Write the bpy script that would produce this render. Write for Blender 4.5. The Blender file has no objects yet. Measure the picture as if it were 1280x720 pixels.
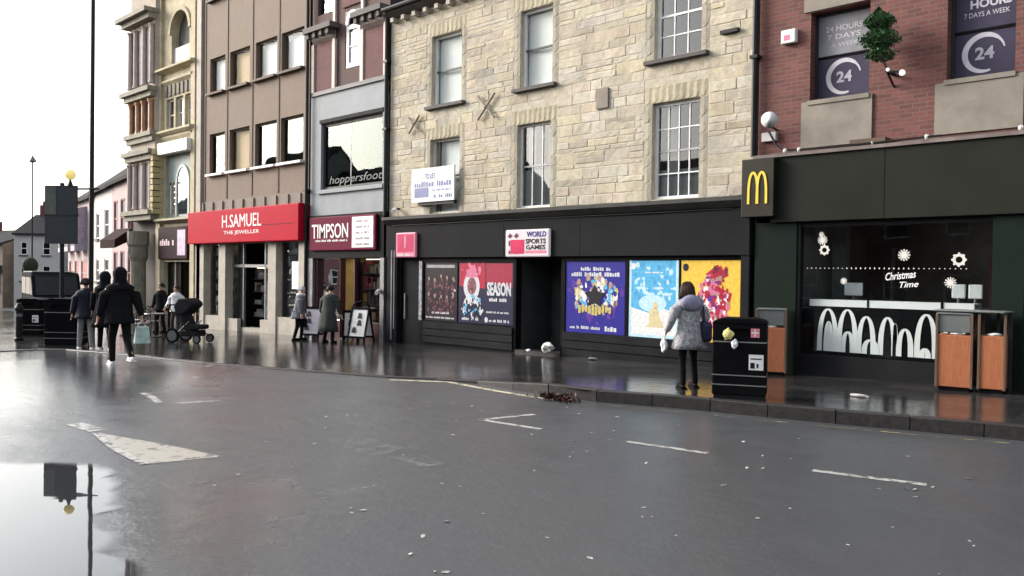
import bpy, bmesh, math, random
from mathutils import Vector, Matrix
R = math.radians
rnd = random.Random(11)
sc = bpy.context.scene
col = sc.collection

# ------------------------------------------------------------------ materials
def nt(name):
    m = bpy.data.materials.new(name); m.use_nodes = True
    t = m.node_tree; b = t.nodes['Principled BSDF']
    return m, t, b
def N(t, kind, **kw):
    n = t.nodes.new(kind)
    for k, v in kw.items():
        if k in n.inputs: n.inputs[k].default_value = v
        else: setattr(n, k, v)
    return n
def rgba(c): return (c[0], c[1], c[2], 1)
def mat(name, c, rough=.6, var=.25, scale=3., bump=.0, bscale=40., metal=0., emit=0., spec=.22, c2=None, stretch=None):
    m, t, b = nt(name)
    tc = N(t, 'ShaderNodeTexCoord'); L = t.links.new
    src = tc.outputs['Object']
    if stretch:
        mp = N(t, 'ShaderNodeMapping'); mp.inputs['Scale'].default_value = stretch
        L(src, mp.inputs[0]); src = mp.outputs[0]
    no = N(t, 'ShaderNodeTexNoise', Scale=scale, Detail=6., Roughness=.65); L(src, no.inputs['Vector'])
    cr = N(t, 'ShaderNodeValToRGB')
    d = c2 if c2 else tuple(x*(1-var) for x in c)
    u = c if c2 else tuple(min(1, x*(1+var*.6)) for x in c)
    cr.color_ramp.elements[0].color = rgba(d); cr.color_ramp.elements[1].color = rgba(u)
    cr.color_ramp.elements[0].position = .3; cr.color_ramp.elements[1].position = .7
    L(no.outputs['Fac'], cr.inputs[0]); L(cr.outputs[0], b.inputs['Base Color'])
    mr = N(t, 'ShaderNodeMapRange'); mr.inputs['To Min'].default_value = max(.02, rough*.8); mr.inputs['To Max'].default_value = min(1, rough*1.2)
    L(no.outputs['Fac'], mr.inputs[0]); L(mr.outputs[0], b.inputs['Roughness'])
    b.inputs['Metallic'].default_value = metal; b.inputs['Specular IOR Level'].default_value = spec
    if bump:
        n2 = N(t, 'ShaderNodeTexNoise', Scale=bscale, Detail=5.); L(src, n2.inputs['Vector'])
        bp = N(t, 'ShaderNodeBump', Strength=bump, Distance=.02); L(n2.outputs['Fac'], bp.inputs['Height']); L(bp.outputs[0], b.inputs['Normal'])
    if emit:
        L(cr.outputs[0], b.inputs['Emission Color']); b.inputs['Emission Strength'].default_value = emit
    return m
def brickmat(name, c1, c2, mortar, bw=.225, bh=.075, ms=.008, rough=.85, bump=.5, floor=False, noise=.5):
    m, t, b = nt(name); L = t.links.new
    tc = N(t, 'ShaderNodeTexCoord'); sx = N(t, 'ShaderNodeSeparateXYZ'); L(tc.outputs['Object'], sx.inputs[0])
    ad = N(t, 'ShaderNodeMath', operation='ADD')
    cx = N(t, 'ShaderNodeCombineXYZ')
    if floor:
        L(sx.outputs[0], cx.inputs[0]); L(sx.outputs[1], cx.inputs[1])
    else:
        L(sx.outputs[0], ad.inputs[0]); L(sx.outputs[1], ad.inputs[1])
        L(ad.outputs[0], cx.inputs[0]); L(sx.outputs[2], cx.inputs[1])
    br = N(t, 'ShaderNodeTexBrick', Scale=1.)
    br.inputs['Color1'].default_value = rgba(c1); br.inputs['Color2'].default_value = rgba(c2); br.inputs['Mortar'].default_value = rgba(mortar)
    br.inputs['Brick Width'].default_value = bw; br.inputs['Row Height'].default_value = bh
    br.inputs['Mortar Size'].default_value = ms; br.inputs['Mortar Smooth'].default_value = .3; br.inputs['Bias'].default_value = 0
    L(cx.outputs[0], br.inputs['Vector'])
    no = N(t, 'ShaderNodeTexNoise', Scale=1.3, Detail=8., Roughness=.7); L(tc.outputs['Object'], no.inputs['Vector'])
    mr = N(t, 'ShaderNodeMapRange'); mr.inputs['To Min'].default_value = 1-noise; mr.inputs['To Max'].default_value = 1+noise*.8; L(no.outputs['Fac'], mr.inputs[0])
    mx = N(t, 'ShaderNodeMix', data_type='RGBA', blend_type='MULTIPLY'); mx.inputs[0].default_value = 1
    L(br.outputs['Color'], mx.inputs[6]); L(mr.outputs[0], mx.inputs[7]); L(mx.outputs[2], b.inputs['Base Color'])
    b.inputs['Roughness'].default_value = rough
    bp = N(t, 'ShaderNodeBump', Strength=bump, Distance=.008, invert=True); L(br.outputs['Fac'], bp.inputs['Height']); L(bp.outputs[0], b.inputs['Normal'])
    return m
def glassmat(name, ior=1.7, tint=(.9, .93, .92), refl=(.95, .97, 1)):
    m = bpy.data.materials.new(name); m.use_nodes = True; t = m.node_tree; t.nodes.clear(); L = t.links.new
    o = N(t, 'ShaderNodeOutputMaterial'); mx = N(t, 'ShaderNodeMixShader'); fr = N(t, 'ShaderNodeFresnel', IOR=ior)
    tr = N(t, 'ShaderNodeBsdfTransparent'); tr.inputs[0].default_value = rgba(tint)
    gl = N(t, 'ShaderNodeBsdfGlossy', Roughness=.015); gl.inputs[0].default_value = rgba(refl)
    tc = N(t, 'ShaderNodeTexCoord'); no = N(t, 'ShaderNodeTexNoise', Scale=1.1, Detail=1.); L(tc.outputs['Object'], no.inputs['Vector'])
    bp = N(t, 'ShaderNodeBump', Strength=.12, Distance=.02); L(no.outputs['Fac'], bp.inputs['Height']); L(bp.outputs[0], gl.inputs['Normal'])
    L(fr.outputs[0], mx.inputs[0]); L(tr.outputs[0], mx.inputs[1]); L(gl.outputs[0], mx.inputs[2]); L(mx.outputs[0], o.inputs[0])
    return m
def wetmat(name, dry, lite, rlo, rhi, slabs=False, bump=.12, pool=None):
    """wet ground: mottled albedo, roughness that follows how wet each patch is"""
    m, t, b = nt(name); L = t.links.new
    tc = N(t, 'ShaderNodeTexCoord'); P = tc.outputs['Object']
    fine = N(t, 'ShaderNodeTexNoise', Scale=60., Detail=6., Roughness=.8); L(P, fine.inputs['Vector'])
    big = N(t, 'ShaderNodeTexNoise', Scale=.45, Detail=7., Roughness=.62, Distortion=.6); L(P, big.inputs['Vector'])
    mid = N(t, 'ShaderNodeTexNoise', Scale=3.2, Detail=6., Roughness=.7); L(P, mid.inputs['Vector'])
    c = N(t, 'ShaderNodeMix', data_type='RGBA'); c.inputs[6].default_value = rgba(dry); c.inputs[7].default_value = rgba(lite)
    mm = N(t, 'ShaderNodeMath', operation='MULTIPLY_ADD'); mm.inputs[1].default_value = .6; L(fine.outputs['Fac'], mm.inputs[0])
    m2 = N(t, 'ShaderNodeMath', operation='MULTIPLY_ADD'); m2.inputs[1].default_value = .5; m2.inputs[2].default_value = -.05
    L(mid.outputs['Fac'], m2.inputs[0]); L(m2.outputs[0], mm.inputs[2]); L(mm.outputs[0], c.inputs[0])
    grit = N(t, 'ShaderNodeTexNoise', Scale=170., Detail=2., Roughness=.6); L(P, grit.inputs['Vector'])
    gm = N(t, 'ShaderNodeMapRange'); gm.inputs['From Min'].default_value = .35; gm.inputs['From Max'].default_value = .7; gm.inputs['To Min'].default_value = .6; gm.inputs['To Max'].default_value = 1.5; L(grit.outputs['Fac'], gm.inputs[0])
    gx = N(t, 'ShaderNodeMix', data_type='RGBA', blend_type='MULTIPLY'); gx.inputs[0].default_value = 1; L(c.outputs[2], gx.inputs[6]); L(gm.outputs[0], gx.inputs[7])
    colr = gx.outputs[2]
    wet = N(t, 'ShaderNodeMapRange'); wet.inputs['From Min'].default_value = .36; wet.inputs['From Max'].default_value = .64
    wet.inputs['To Min'].default_value = rlo; wet.inputs['To Max'].default_value = rhi; L(big.outputs['Fac'], wet.inputs[0])
    r2 = N(t, 'ShaderNodeMath', operation='MULTIPLY_ADD'); r2.inputs[1].default_value = .04 if slabs else .12; L(mid.outputs['Fac'], r2.inputs[0]); L(wet.outputs[0], r2.inputs[2])
    rough = r2.outputs[0]
    for px_, py_, ra, rb, lo in (pool or []):      # the ground stays wettest round the puddle and in the hollow beyond it
        vd = N(t, 'ShaderNodeVectorMath', operation='DISTANCE'); L(P, vd.inputs[0]); vd.inputs[1].default_value = (px_, py_, 0)
        jit = N(t, 'ShaderNodeMath', operation='MULTIPLY_ADD'); jit.inputs[1].default_value = 3.2; L(big.outputs['Fac'], jit.inputs[0]); L(vd.outputs['Value'], jit.inputs[2])
        pm = N(t, 'ShaderNodeMapRange'); pm.inputs['From Min'].default_value = ra+1.6; pm.inputs['From Max'].default_value = rb+1.6; pm.inputs['To Min'].default_value = lo; L(jit.outputs[0], pm.inputs[0])
        r3 = N(t, 'ShaderNodeMath', operation='MULTIPLY'); L(rough, r3.inputs[0]); L(pm.outputs[0], r3.inputs[1]); rough = r3.outputs[0]
    L(rough, b.inputs['Roughness'])
    hgt = fine.outputs['Fac']
    bp = N(t, 'ShaderNodeBump', Strength=bump, Distance=.006); L(hgt, bp.inputs['Height'])
    wav = N(t, 'ShaderNodeBump', Strength=.12 if slabs else .2, Distance=.05); L(mid.outputs['Fac'], wav.inputs['Height']); L(bp.outputs[0], wav.inputs['Normal'])
    nrm = wav.outputs[0]
    if slabs:
        br = N(t, 'ShaderNodeTexBrick', Scale=1.); br.inputs['Brick Width'].default_value = .75; br.inputs['Row Height'].default_value = .45
        br.inputs['Color1'].default_value = (1, 1, 1, 1); br.inputs['Color2'].default_value = (.5, .48, .47, 1); br.inputs['Mortar'].default_value = (.22, .22, .22, 1)
        br.inputs['Mortar Size'].default_value = .008; L(P, br.inputs['Vector'])
        mx = N(t, 'ShaderNodeMix', data_type='RGBA', blend_type='MULTIPLY'); mx.inputs[0].default_value = 1
        L(colr, mx.inputs[6]); L(br.outputs['Color'], mx.inputs[7]); colr = mx.outputs[2]
        b2 = N(t, 'ShaderNodeBump', Strength=.3, Distance=.006, invert=True); L(br.outputs['Fac'], b2.inputs['Height']); L(nrm, b2.inputs['Normal']); nrm = b2.outputs[0]
    L(colr, b.inputs['Base Color']); L(nrm, b.inputs['Normal'])
    b.inputs['Specular IOR Level'].default_value = .5
    return m

M = {}
M['road'] = wetmat('wet_asphalt', (.038, .04, .044), (.08, .084, .09), .24, .38, pool=[(.2, -12.9, .9, 2.8, .42), (-9.6, -12.4, 3.4, 6.6, .26), (-14.2, -10.2, 1.6, 4.4, .26)])
M['pave'] = wetmat('wet_paving', (.028, .028, .03), (.062, .06, .06), .03, .11, slabs=True, bump=.03)
M['kerb'] = mat('kerb_granite', (.035, .031, .03), .45, .4, 12, .2, spec=.3)
M['glass'] = glassmat('window_glass', 1.75)
M['mirror_glass'] = glassmat('sky_reflecting_glass', 2.25, refl=(.36, .4, .39))
M['mid_glass'] = glassmat('blind_glass', 1.9, refl=(.5, .52, .55))
M['shade_glass'] = glassmat('shaded_glass', 1.05)
M['dark_glass'] = glassmat('shop_glass', 1.45, (.8, .84, .84))
M['black'] = mat('black_paint', (.006, .006, .007), .55, .3, 2, .05, spec=.04)
M['charcoal'] = mat('charcoal_panel', (.0165, .017, .0185), .6, .25, 1.5, .04, spec=.03)
M['dkgrey'] = mat('dark_grey', (.03, .03, .032), .5, .25, 3, spec=.25)
M['white'] = mat('white_paint', (.75, .75, .74), .5, .12, 4)
M['offwhite'] = mat('off_white_paint', (.62, .6, .56), .55, .15, 3)
M['cream'] = mat('cream_stone', (.4, .36, .31), .75, .2, 3, .15)
M['grey'] = mat('grey_render', (.27, .285, .3), .7, .2, 1.2, .1)
M['concrete'] = mat('concrete_panel', (.22, .195, .165), .8, .3, 1.5, .2)
M['stone_sill'] = mat('dark_sill', (.09, .08, .075), .7, .3, 4)
M['interior'] = mat('dark_interior', (.1, .1, .095), .8, .4, 2)
M['roof'] = mat('slate_roof', (.035, .034, .036), .8, .4, 5, .3, 12, spec=.04)
M['red'] = mat('red_sign', (.4, .008, .026), .55, .08, 1, spec=.04)
M['maroon'] = mat('maroon_sign', (.12, .007, .028), .55, .15, 1, spec=.04)
M['green'] = mat('dark_green_panel', (.009, .015, .0115), .6, .2, 1.2, .03, spec=.05)
M['olive'] = mat('olive_fascia', (.018, .02, .0155), .6, .2, 1, .03, spec=.05)
M['brick'] = brickmat('red_brick', (.165, .052, .042), (.1, .034, .029), (.12, .085, .075))
M['brick2'] = brickmat('deep_red_brick', (.13, .036, .034), (.1, .03, .028), (.11, .065, .06))
M['brownclad'] = mat('brown_concrete_cladding', (.2, .152, .12), .8, .2, 1.1, .2, 60)
M['brownfin'] = mat('brown_fin', (.1, .07, .053), .7, .25, 2)
M['yellowstone'] = mat('carved_yellow_stone', (.46, .4, .28), .85, .3, 2.2, .3, 25)
M['pinkstone'] = mat('carved_pink_stone', (.38, .32, .265), .85, .3, 2.2, .3, 25)
M['orangestone'] = mat('orange_marble', (.4, .22, .12), .5, .3, 4)
M['teal'] = mat('grey_green_frame', (.27, .33, .32), .5, .2, 3)
M['steel'] = mat('grey_steel', (.2, .2, .21), .4, .2, 5, metal=.6)
M['iron'] = mat('dark_iron', (.009, .009, .01), .5, .3, 6)
M['wood'] = mat('orange_wood', (.42, .15, .066), .5, .3, 5, .1, 30, stretch=(8, 8, 1), c2=(.3, .1, .045), spec=.3)
M['hoodgrey'] = mat('grey_hood', (.14, .15, .145), .45, .2, 3)
M['blind'] = mat('white_blind', (.72, .71, .71), .7, .08, 2)
M['peach'] = mat('peach_blind', (.52, .36, .22), .7, .1, 2)
M['net'] = mat('net_curtain', (.72, .72, .73), .8, .2, 6, stretch=(6, 1, .4))
M['skin'] = mat('skin', (.5, .3, .22), .55, .15, 8)
M['water'] = None

# ------------------------------------------------------------------ mesh helpers
WL = {}
def link(o, parent=None):
    col.objects.link(o)
    if parent: o.parent = parent
    return o
def tag(o, label, cat, group=None, kind=None):
    if label: o['label'] = label
    if cat: o['category'] = cat
    if group: o['group'] = group
    if kind: o['kind'] = kind
    return o
def thing(name, label, cat, loc=(0, 0, 0), rz=0, group=None):
    o = bpy.data.objects.new(name, None); o.empty_display_size = .2
    link(o); o.location = loc; o.rotation_euler = (0, 0, rz); WL[o.name] = Vector(loc)
    return tag(o, label, cat, group)
class MB:
    def __init__(s): s.v = []; s.f = []; s.st = []
    def add(s, vs, fs):
        n = len(s.v); s.st.append((n, len(s.f))); s.v += [tuple(v) for v in vs]; s.f += [tuple(i+n for i in f) for f in fs]; return s
    def box(s, x0, x1, y0, y1, z0, z1):
        return s.add([(x, y, z) for z in (z0, z1) for y in (y0, y1) for x in (x0, x1)],
                     [(0, 2, 3, 1), (4, 5, 7, 6), (0, 1, 5, 4), (2, 6, 7, 3), (0, 4, 6, 2), (1, 3, 7, 5)])
    def quad(s, a, b, c, d): return s.add([a, b, c, d], [(0, 1, 2, 3)])
    def rect(s, x0, x1, z0, z1, y): return s.quad((x0, y, z0), (x1, y, z0), (x1, y, z1), (x0, y, z1))
    def tube(s, pts, r, n=8, cap=True):
        pts = [Vector(p) for p in pts]; rs = r if isinstance(r, (list, tuple)) else [r]*len(pts)
        vs = []; fs = []
        for i, p in enumerate(pts):
            d = (pts[min(i+1, len(pts)-1)]-pts[max(i-1, 0)]).normalized()
            a = d.orthogonal().normalized() if i == 0 else (a-d*a.dot(d)).normalized()
            b = d.cross(a)
            for k in range(n):
                t = 2*math.pi*k/n; vs.append(p+(a*math.cos(t)+b*math.sin(t))*rs[i])
        for i in range(len(pts)-1):
            for k in range(n): fs.append((i*n+k, i*n+(k+1) % n, (i+1)*n+(k+1) % n, (i+1)*n+k))
        if cap: fs += [tuple(range(n-1, -1, -1)), tuple(range((len(pts)-1)*n, len(pts)*n))]
        return s.add(vs, fs)
    def lathe(s, prof, c=(0, 0, 0), n=16, sx=1, sy=1):
        vs = []; fs = []
        for r, z in prof:
            for k in range(n):
                t = 2*math.pi*k/n; vs.append((c[0]+r*sx*math.cos(t), c[1]+r*sy*math.sin(t), c[2]+z))
        for i in range(len(prof)-1):
            for k in range(n): fs.append((i*n+k, i*n+(k+1) % n, (i+1)*n+(k+1) % n, (i+1)*n+k))
        fs += [tuple(range(n-1, -1, -1)), tuple(range((len(prof)-1)*n, len(prof)*n))]
        return s.add(vs, fs)
    def ball(s, c, r, n=12, m=8):
        r = r if isinstance(r, (tuple, list)) else (r, r, r)
        prof = [(math.sin(math.pi*i/m), -math.cos(math.pi*i/m)) for i in range(m+1)]
        prof[0] = (.02, -1); prof[-1] = (.02, 1)
        b = MB().lathe(prof, n=n)
        return s.add([(c[0]+x*r[0], c[1]+y*r[1], c[2]+z*r[2]) for x, y, z in b.v], b.f)
    def prism(s, pts, y0, y1):     # polygon in XZ extruded along Y
        n = len(pts); vs = [(x, y0, z) for x, z in pts]+[(x, y1, z) for x, z in pts]
        return s.add(vs, [tuple(range(n)), tuple(range(2*n-1, n-1, -1))]+[(i, i+n, (i+1) % n+n, (i+1) % n) for i in range(n)])
    def prismx(s, pts, x0, x1):    # polygon in YZ extruded along X
        n = len(pts); vs = [(x0, y, z) for y, z in pts]+[(x1, y, z) for y, z in pts]
        return s.add(vs, [tuple(range(n)), tuple(range(2*n-1, n-1, -1))]+[(i, i+n, (i+1) % n+n, (i+1) % n) for i in range(n)])
    def wall(s, x0, x1, z0, z1, holes, y=0., th=.25, back=True):
        xs = sorted({x0, x1, *[h[0] for h in holes], *[h[1] for h in holes]}); zs = sorted({z0, z1, *[h[2] for h in holes], *[h[3] for h in holes]})
        inh = lambda a, b: any(h[0] < a < h[1] and h[2] < b < h[3] for h in holes)
        for i in range(len(xs)-1):
            for j in range(len(zs)-1):
                if not inh((xs[i]+xs[i+1])/2, (zs[j]+zs[j+1])/2):
                    s.rect(xs[i], xs[i+1], zs[j], zs[j+1], y)
                    if back: s.rect(xs[i], xs[i+1], zs[j], zs[j+1], y+th)
        for a, b, c, d in holes:
            s.quad((a, y, c), (a, y, d), (a, y+th, d), (a, y+th, c)); s.quad((b, y, c), (b, y+th, c), (b, y+th, d), (b, y, d))
            s.quad((a, y, c), (a, y+th, c), (b, y+th, c), (b, y, c)); s.quad((a, y, d), (b, y, d), (b, y+th, d), (a, y+th, d))
        return s
    def archfill(s, x0, x1, z0, y0, y1, n=10):   # masonry left above a semicircular head springing at z0
        c = (x0+x1)/2; r = (x1-x0)/2; zt = z0+r
        p = [(c-r*math.cos(math.pi*i/n), z0+r*math.sin(math.pi*i/n)) for i in range(n+1)]
        for i in range(n):
            a, b = p[i], p[i+1]
            s.prism([a, b, (b[0], zt+.001), (a[0], zt+.001)], y0, y1)
        return s
    def build(s, name, m, parent=None, bevel=0, smooth=False, world=True):
        me = bpy.data.meshes.new(name)
        off = WL.get(parent.name, Vector()) if (parent and world) else Vector()
        me.from_pydata([(v[0]-off.x, v[1]-off.y, v[2]-off.z) for v in s.v], [], s.f)
        bm = bmesh.new(); bm.from_mesh(me); bmesh.ops.recalc_face_normals(bm, faces=bm.faces); bm.to_mesh(me); bm.free()
        if smooth:
            for p in me.polygons: p.use_smooth = True
        me.materials.append(M[m] if isinstance(m, str) else m)
        o = bpy.data.objects.new(name, me); link(o, parent); WL[o.name] = off.copy()
        if bevel:
            b = o.modifiers.new('bevel', 'BEVEL'); b.width = bevel; b.segments = 2; b.limit_method = 'ANGLE'; b.harden_normals = False
        return o
def _each(s, name, m, parent=None, **k):
    ends = s.st[1:]+[(len(s.v), len(s.f))]; out = []
    for (a, b), (c, d) in zip(s.st, ends):
        q = MB(); q.v = s.v[a:c]; q.f = [tuple(i-a for i in f) for f in s.f[b:d]]; out.append(q.build(name, m, parent, **k))
    return out[0]
MB.each = _each
def box(name, m, parent, *a, bevel=0): return MB().box(*a).build(name, m, parent, bevel)

def lettering(s, m, parent, x, y, z, h, width=None, align='CENTER', shear=0, bold=.0, th=.004, name='lettering', rot=0, world=True):
    cu = bpy.data.curves.new('letters', 'FONT'); cu.body = s; cu.size = 1; cu.align_x = 'CENTER'; cu.shear = shear; cu.offset = bold; cu.extrude = .001
    cu.resolution_u = 3
    to = bpy.data.objects.new('letters', cu); col.objects.link(to)
    dg = bpy.context.evaluated_depsgraph_get(); dg.update()
    me = bpy.data.meshes.new_from_object(to.evaluated_get(dg)); bpy.data.objects.remove(to)
    vs = [v.co.copy() for v in me.vertices]; fs = [tuple(p.vertices) for p in me.polygons]
    x0 = min(v.x for v in vs); x1 = max(v.x for v in vs); y0 = min(v.y for v in vs); y1 = max(v.y for v in vs)
    ky = h/(y1-y0); kx = width/(x1-x0) if width else ky
    cxm, cym = (x0+x1)/2, (y0+y1)/2
    out = []
    for v in vs:
        px, pz = (v.x-cxm)*kx, (v.y-cym)*ky
        if rot: px, pz = px*math.cos(rot)-pz*math.sin(rot), px*math.sin(rot)+pz*math.cos(rot)
        out.append((x+px, y-(th if v.z > 0 else 0), z+pz))
    mb = MB(); mb.v = out; mb.f = fs
    return mb.build(name, m, parent, world=world)
def scribble(mb, x0, x1, z, h, y, r, gap=.35, word=(2, 7)):
    """a line of print too small to read: uneven little strokes"""
    x = x0
    while x < x1:
        for _ in range(r.randint(*word)):
            w = h*r.uniform(.35, .7)
            if x+w > x1: return mb
            k = r.uniform(.6, 1); mb.rect(x, x+w, z-h/2, z-h/2+h*k, y); x += w+h*.16
        x += h*gap*2
    return mb
def poly(mb, pts, y): return mb.add([(x, y, z) for x, z in pts], [tuple(range(len(pts)))])
def ell(mb, cx, cz, rx, rz, y, n=20, a0=0, a1=2*math.pi):
    return poly(mb, [(cx+rx*math.cos(a0+(a1-a0)*i/n), cz+rz*math.sin(a0+(a1-a0)*i/n)) for i in range(n)], y)

# ------------------------------------------------------------------ ground
def zr(x): return -.03 if x > -3 else (-.03+.03*min(1, (-3-x)/5) if x > -12 else -.02*(-12-x))
KERB = [(40, .5), (12, -1.6), (7, -2.75), (4.4, -3.25), (1.95, -3.95), (.25, -4.3), (-1.15, -4.8), (-2.6, -4.75), (-4, -4.62), (-5.2, -5.46), (-7.1, -6.24), (-9.3, -6.96), (-12, -7.45), (-14.2, -7.85), (-14.8, -8.3)]
def yk(x):
    if x <= -14.8: return -8.
    for (a, ya), (b, yb) in zip(KERB, KERB[1:]):
        if b <= x <= a: return yb+(ya-yb)*(x-b)/(a-b)
    return -8.
def kh(x): return .17 if x > -1.9 else (.17-.155*min(1, (-1.9-x)/2.0))
def zp(x, y):
    """pavement surface"""
    k = yk(x); t = max(0, min(1, y/k)) if k < 0 else 0
    return (.12+.019*x)*(1-t)+(zr(x)+kh(x))*t
XS = sorted({-320, -160, -100, -60, -40, -30, -24, -20, -16, -14.9, -14.8, -13, -12, -10, -8, -7, -6, -5, -4.6, -4, -3.3, -3, -2.6, -1.9, -1.15, -.5, .25, 1.1, 1.95, 3.2, 4.4, 5.5, 7, 9, 12, 20, 30, 39, 300})
mb = MB(); n = 8; vs_ = []
for x in XS:          # the carriageway dips away under the raised pavement
    k = yk(x) if x < 39.5 else .4
    vs_ += [(x, -300, zr(x)), (x, -60, zr(x)), (x, -20, zr(x)), (x, -9.2, zr(x)), (x, k+.04, zr(x)), (x, k+.1, zr(x)-.5), (x, 20, zr(x)-.5), (x, 300, zr(x)-.5)]
mb.add(vs_, [(i*n+j, (i+1)*n+j, (i+1)*n+j+1, i*n+j+1) for i in range(len(XS)-1) for j in range(n-1)])
tag(mb.build('road', 'road'), None, None, kind='structure')
# pavement: strips between kerb and shopfronts, then the paved square at the far end
xs = [30, 20, 12, 9, 7, 5.5, 4.4, 3.2, 1.95, 1.1, .25, -.5, -1.15, -1.9, -2.6, -3.3, -4, -4.6, -5.2, -6.1, -7.1, -8.2, -9.3, -10.6, -12, -13.1, -14.2, -14.8]
mb = MB(); rows = 8
g = []
for x in xs:
    k = yk(x)
    yy = [k*(1-i/6) for i in range(7)]+[1.6]
    g.append([(x, y, zp(x, y) if i else zr(x)+kh(x)) for i, y in enumerate(yy)])
mb.add([p for r_ in g for p in r_], [(i*rows+j, (i+1)*rows+j, (i+1)*rows+j+1, i*rows+j+1) for i in range(len(xs)-1) for j in range(rows-1)])
xq = [-14.8, -17, -20, -24, -30, -40, -60, -100]; yq = [-34, -20, -12, -8., -6, -3, 0, 1.6]
mb.add([(x, y, zp(x, y)) for x in xq for y in yq], [(i*8+j, (i+1)*8+j, (i+1)*8+j+1, i*8+j+1) for i in range(len(xq)-1) for j in range(7)])
tag(mb.build('pavement', 'pave', smooth=True), None, None, kind='structure')
mb = MB()
kk = [(x, yk(x)) for x in xs]+[(-14.85, -12), (-14.9, -20), (-15, -34)]
def kz(x): return zr(x)+kh(x)
line = [Vector((a, ya, 0)) for a, ya in kk]; stones = []; kr = random.Random(8)
cum = [0.]
for p, q in zip(line, line[1:]): cum.append(cum[-1]+(q-p).length)
def along(d):
    d = max(0, min(cum[-1], d))
    for i in range(len(line)-1):
        if d <= cum[i+1]+1e-6: return line[i].lerp(line[i+1], (d-cum[i])/max(1e-6, cum[i+1]-cum[i]))
    return line[-1]
d0 = 0.
while d0 < cum[-1]-.1:
    d1 = min(cum[-1], d0+kr.uniform(.8, .95)); a, b = along(d0+.006), along(d1-.006); dd = (b-a).normalized(); nn = Vector((-dd.y, dd.x, 0))
    if (nn.y > 0 and abs(dd.x) > .3) or (abs(dd.x) <= .3 and nn.x < 0): nn = -nn
    o = .014+kr.uniform(0, .01); dz = kr.uniform(-.002, .005)
    za, zb = kz(a.x)+.006+dz, kz(b.x)+.006+dz; lo = min(zr(a.x), zr(b.x))-.05
    A0, B0, A1, B1 = a+nn*o, b+nn*o, a-nn*.14, b-nn*.14; A2, B2 = a+nn*(o-.012), b+nn*(o-.012)
    mb.add([(A0.x, A0.y, lo), (B0.x, B0.y, lo), (B0.x, B0.y, zb-.012), (A0.x, A0.y, za-.012), (B2.x, B2.y, zb), (A2.x, A2.y, za), (B1.x, B1.y, zb), (A1.x, A1.y, za), (A1.x, A1.y, lo), (B1.x, B1.y, lo)],
           [(0, 1, 2, 3), (3, 2, 4, 5), (5, 4, 6, 7), (0, 3, 5, 7, 8), (1, 9, 6, 4, 2)])
    d0 = d1
tag(mb.build('kerb', 'kerb'), None, None, kind='structure')

# painted marks on the carriageway (worn paint: the holes in it are noise)
def wornmat(name, c, thr, sc_=7.):
    m = bpy.data.materials.new(name); m.use_nodes = True; t = m.node_tree; b = t.nodes['Principled BSDF']; L = t.links.new
    b.inputs['Base Color'].default_value = rgba(c); b.inputs['Roughness'].default_value = .4
    tc = N(t, 'ShaderNodeTexCoord'); no = N(t, 'ShaderNodeTexNoise', Scale=sc_, Detail=8., Roughness=.75); L(tc.outputs['Object'], no.inputs['Vector'])
    cr = N(t, 'ShaderNodeMapRange'); cr.inputs['From Min'].default_value = thr; cr.inputs['From Max'].default_value = thr+.14; L(no.outputs['Fac'], cr.inputs[0])
    tr = N(t, 'ShaderNodeBsdfTransparent'); mx = N(t, 'ShaderNodeMixShader'); L(cr.outputs[0], mx.inputs[0]); L(tr.outputs[0], mx.inputs[1]); L(b.outputs[0], mx.inputs[2])
    L(mx.outputs[0], t.nodes['Material Output'].inputs[0]); return m
M['paint'] = wornmat('worn_white_paint', (.4, .395, .37), .38)
M['paint_faint'] = wornmat('very_worn_paint', (.2, .215, .21), .5, 4.)
def ribbon(mb, pts, w, dz=.004):
    P = [Vector((x, y, 0)) for x, y in pts]; L_ = []; R_ = []
    for i, p in enumerate(P):
        d = (P[min(i+1, len(P)-1)]-P[max(i-1, 0)]).normalized(); nn = Vector((-d.y, d.x, 0))*w/2
        L_.append(p+nn); R_.append(p-nn)
    vs = [(q.x, q.y, zr(q.x)+dz) for q in L_+R_]; k = len(P)
    return mb.add(vs, [(i, i+1, k+i+1, k+i) for i in range(k-1)])
mb = MB()
ribbon(mb, [(-5.98, -9.42), (-5.4, -9.5), (-4.92, -9.62)], .1)
ribbon(mb, [(-4.72, -9.5), (-4.58, -8.87)], .11)
ribbon(mb, [(-.93, -7.15), (-.75, -6.28)], .1); ribbon(mb, [(-.95, -7.12), (.04, -7.02)], .1)
ribbon(mb, [(1.22, -6.85), (1.7, -6.79), (2.19, -6.72)], .1); ribbon(mb, [(3.33, -6.65), (4.32, -6.42)], .11)
ribbon(mb, [(6.2, -6.3), (7.6, -6.1)], .11)
ribbon(mb, [(-4.0, -11.05), (-3.35, -11.0)], .2)
tag(mb.build('road_markings', 'paint'), None, None, kind='structure')
mb = MB(); mb.add([(x, y, zr(x)+.004) for x, y in [(-3.2, -11.04), (-2.1, -10.76), (-1.15, -10.6), (-1.12, -10.64), (-1.28, -11.28), (-2.2, -11.22)]], [(0, 1, 2, 3, 4, 5)])
M['wedge'] = wornmat('worn_cream_paint', (.34, .32, .275), .325, 6.)
tag(mb.build('painted_wedge', 'wedge'), None, None, kind='structure')
mb = MB(); ribbon(mb, [(-3.2, -11.07), (-2.2, -11.24), (-1.28, -11.3)], .09, .008); tag(mb.build('wedge_edge', 'paint'), None, None, kind='structure')
mb = MB()
mb.add([(x, y, zr(x)+.004) for x, y in [(-1.2, -9.3), (-.9, -8.95), (.1, -9.0), (.75, -9.15), (.6, -9.4), (-.3, -9.5)]], [(0, 1, 2, 3, 4, 5)])
ribbon(mb, [(-1.24, -10.6), (-.9, -10.1), (-.75, -9.5)], .03)
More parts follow.
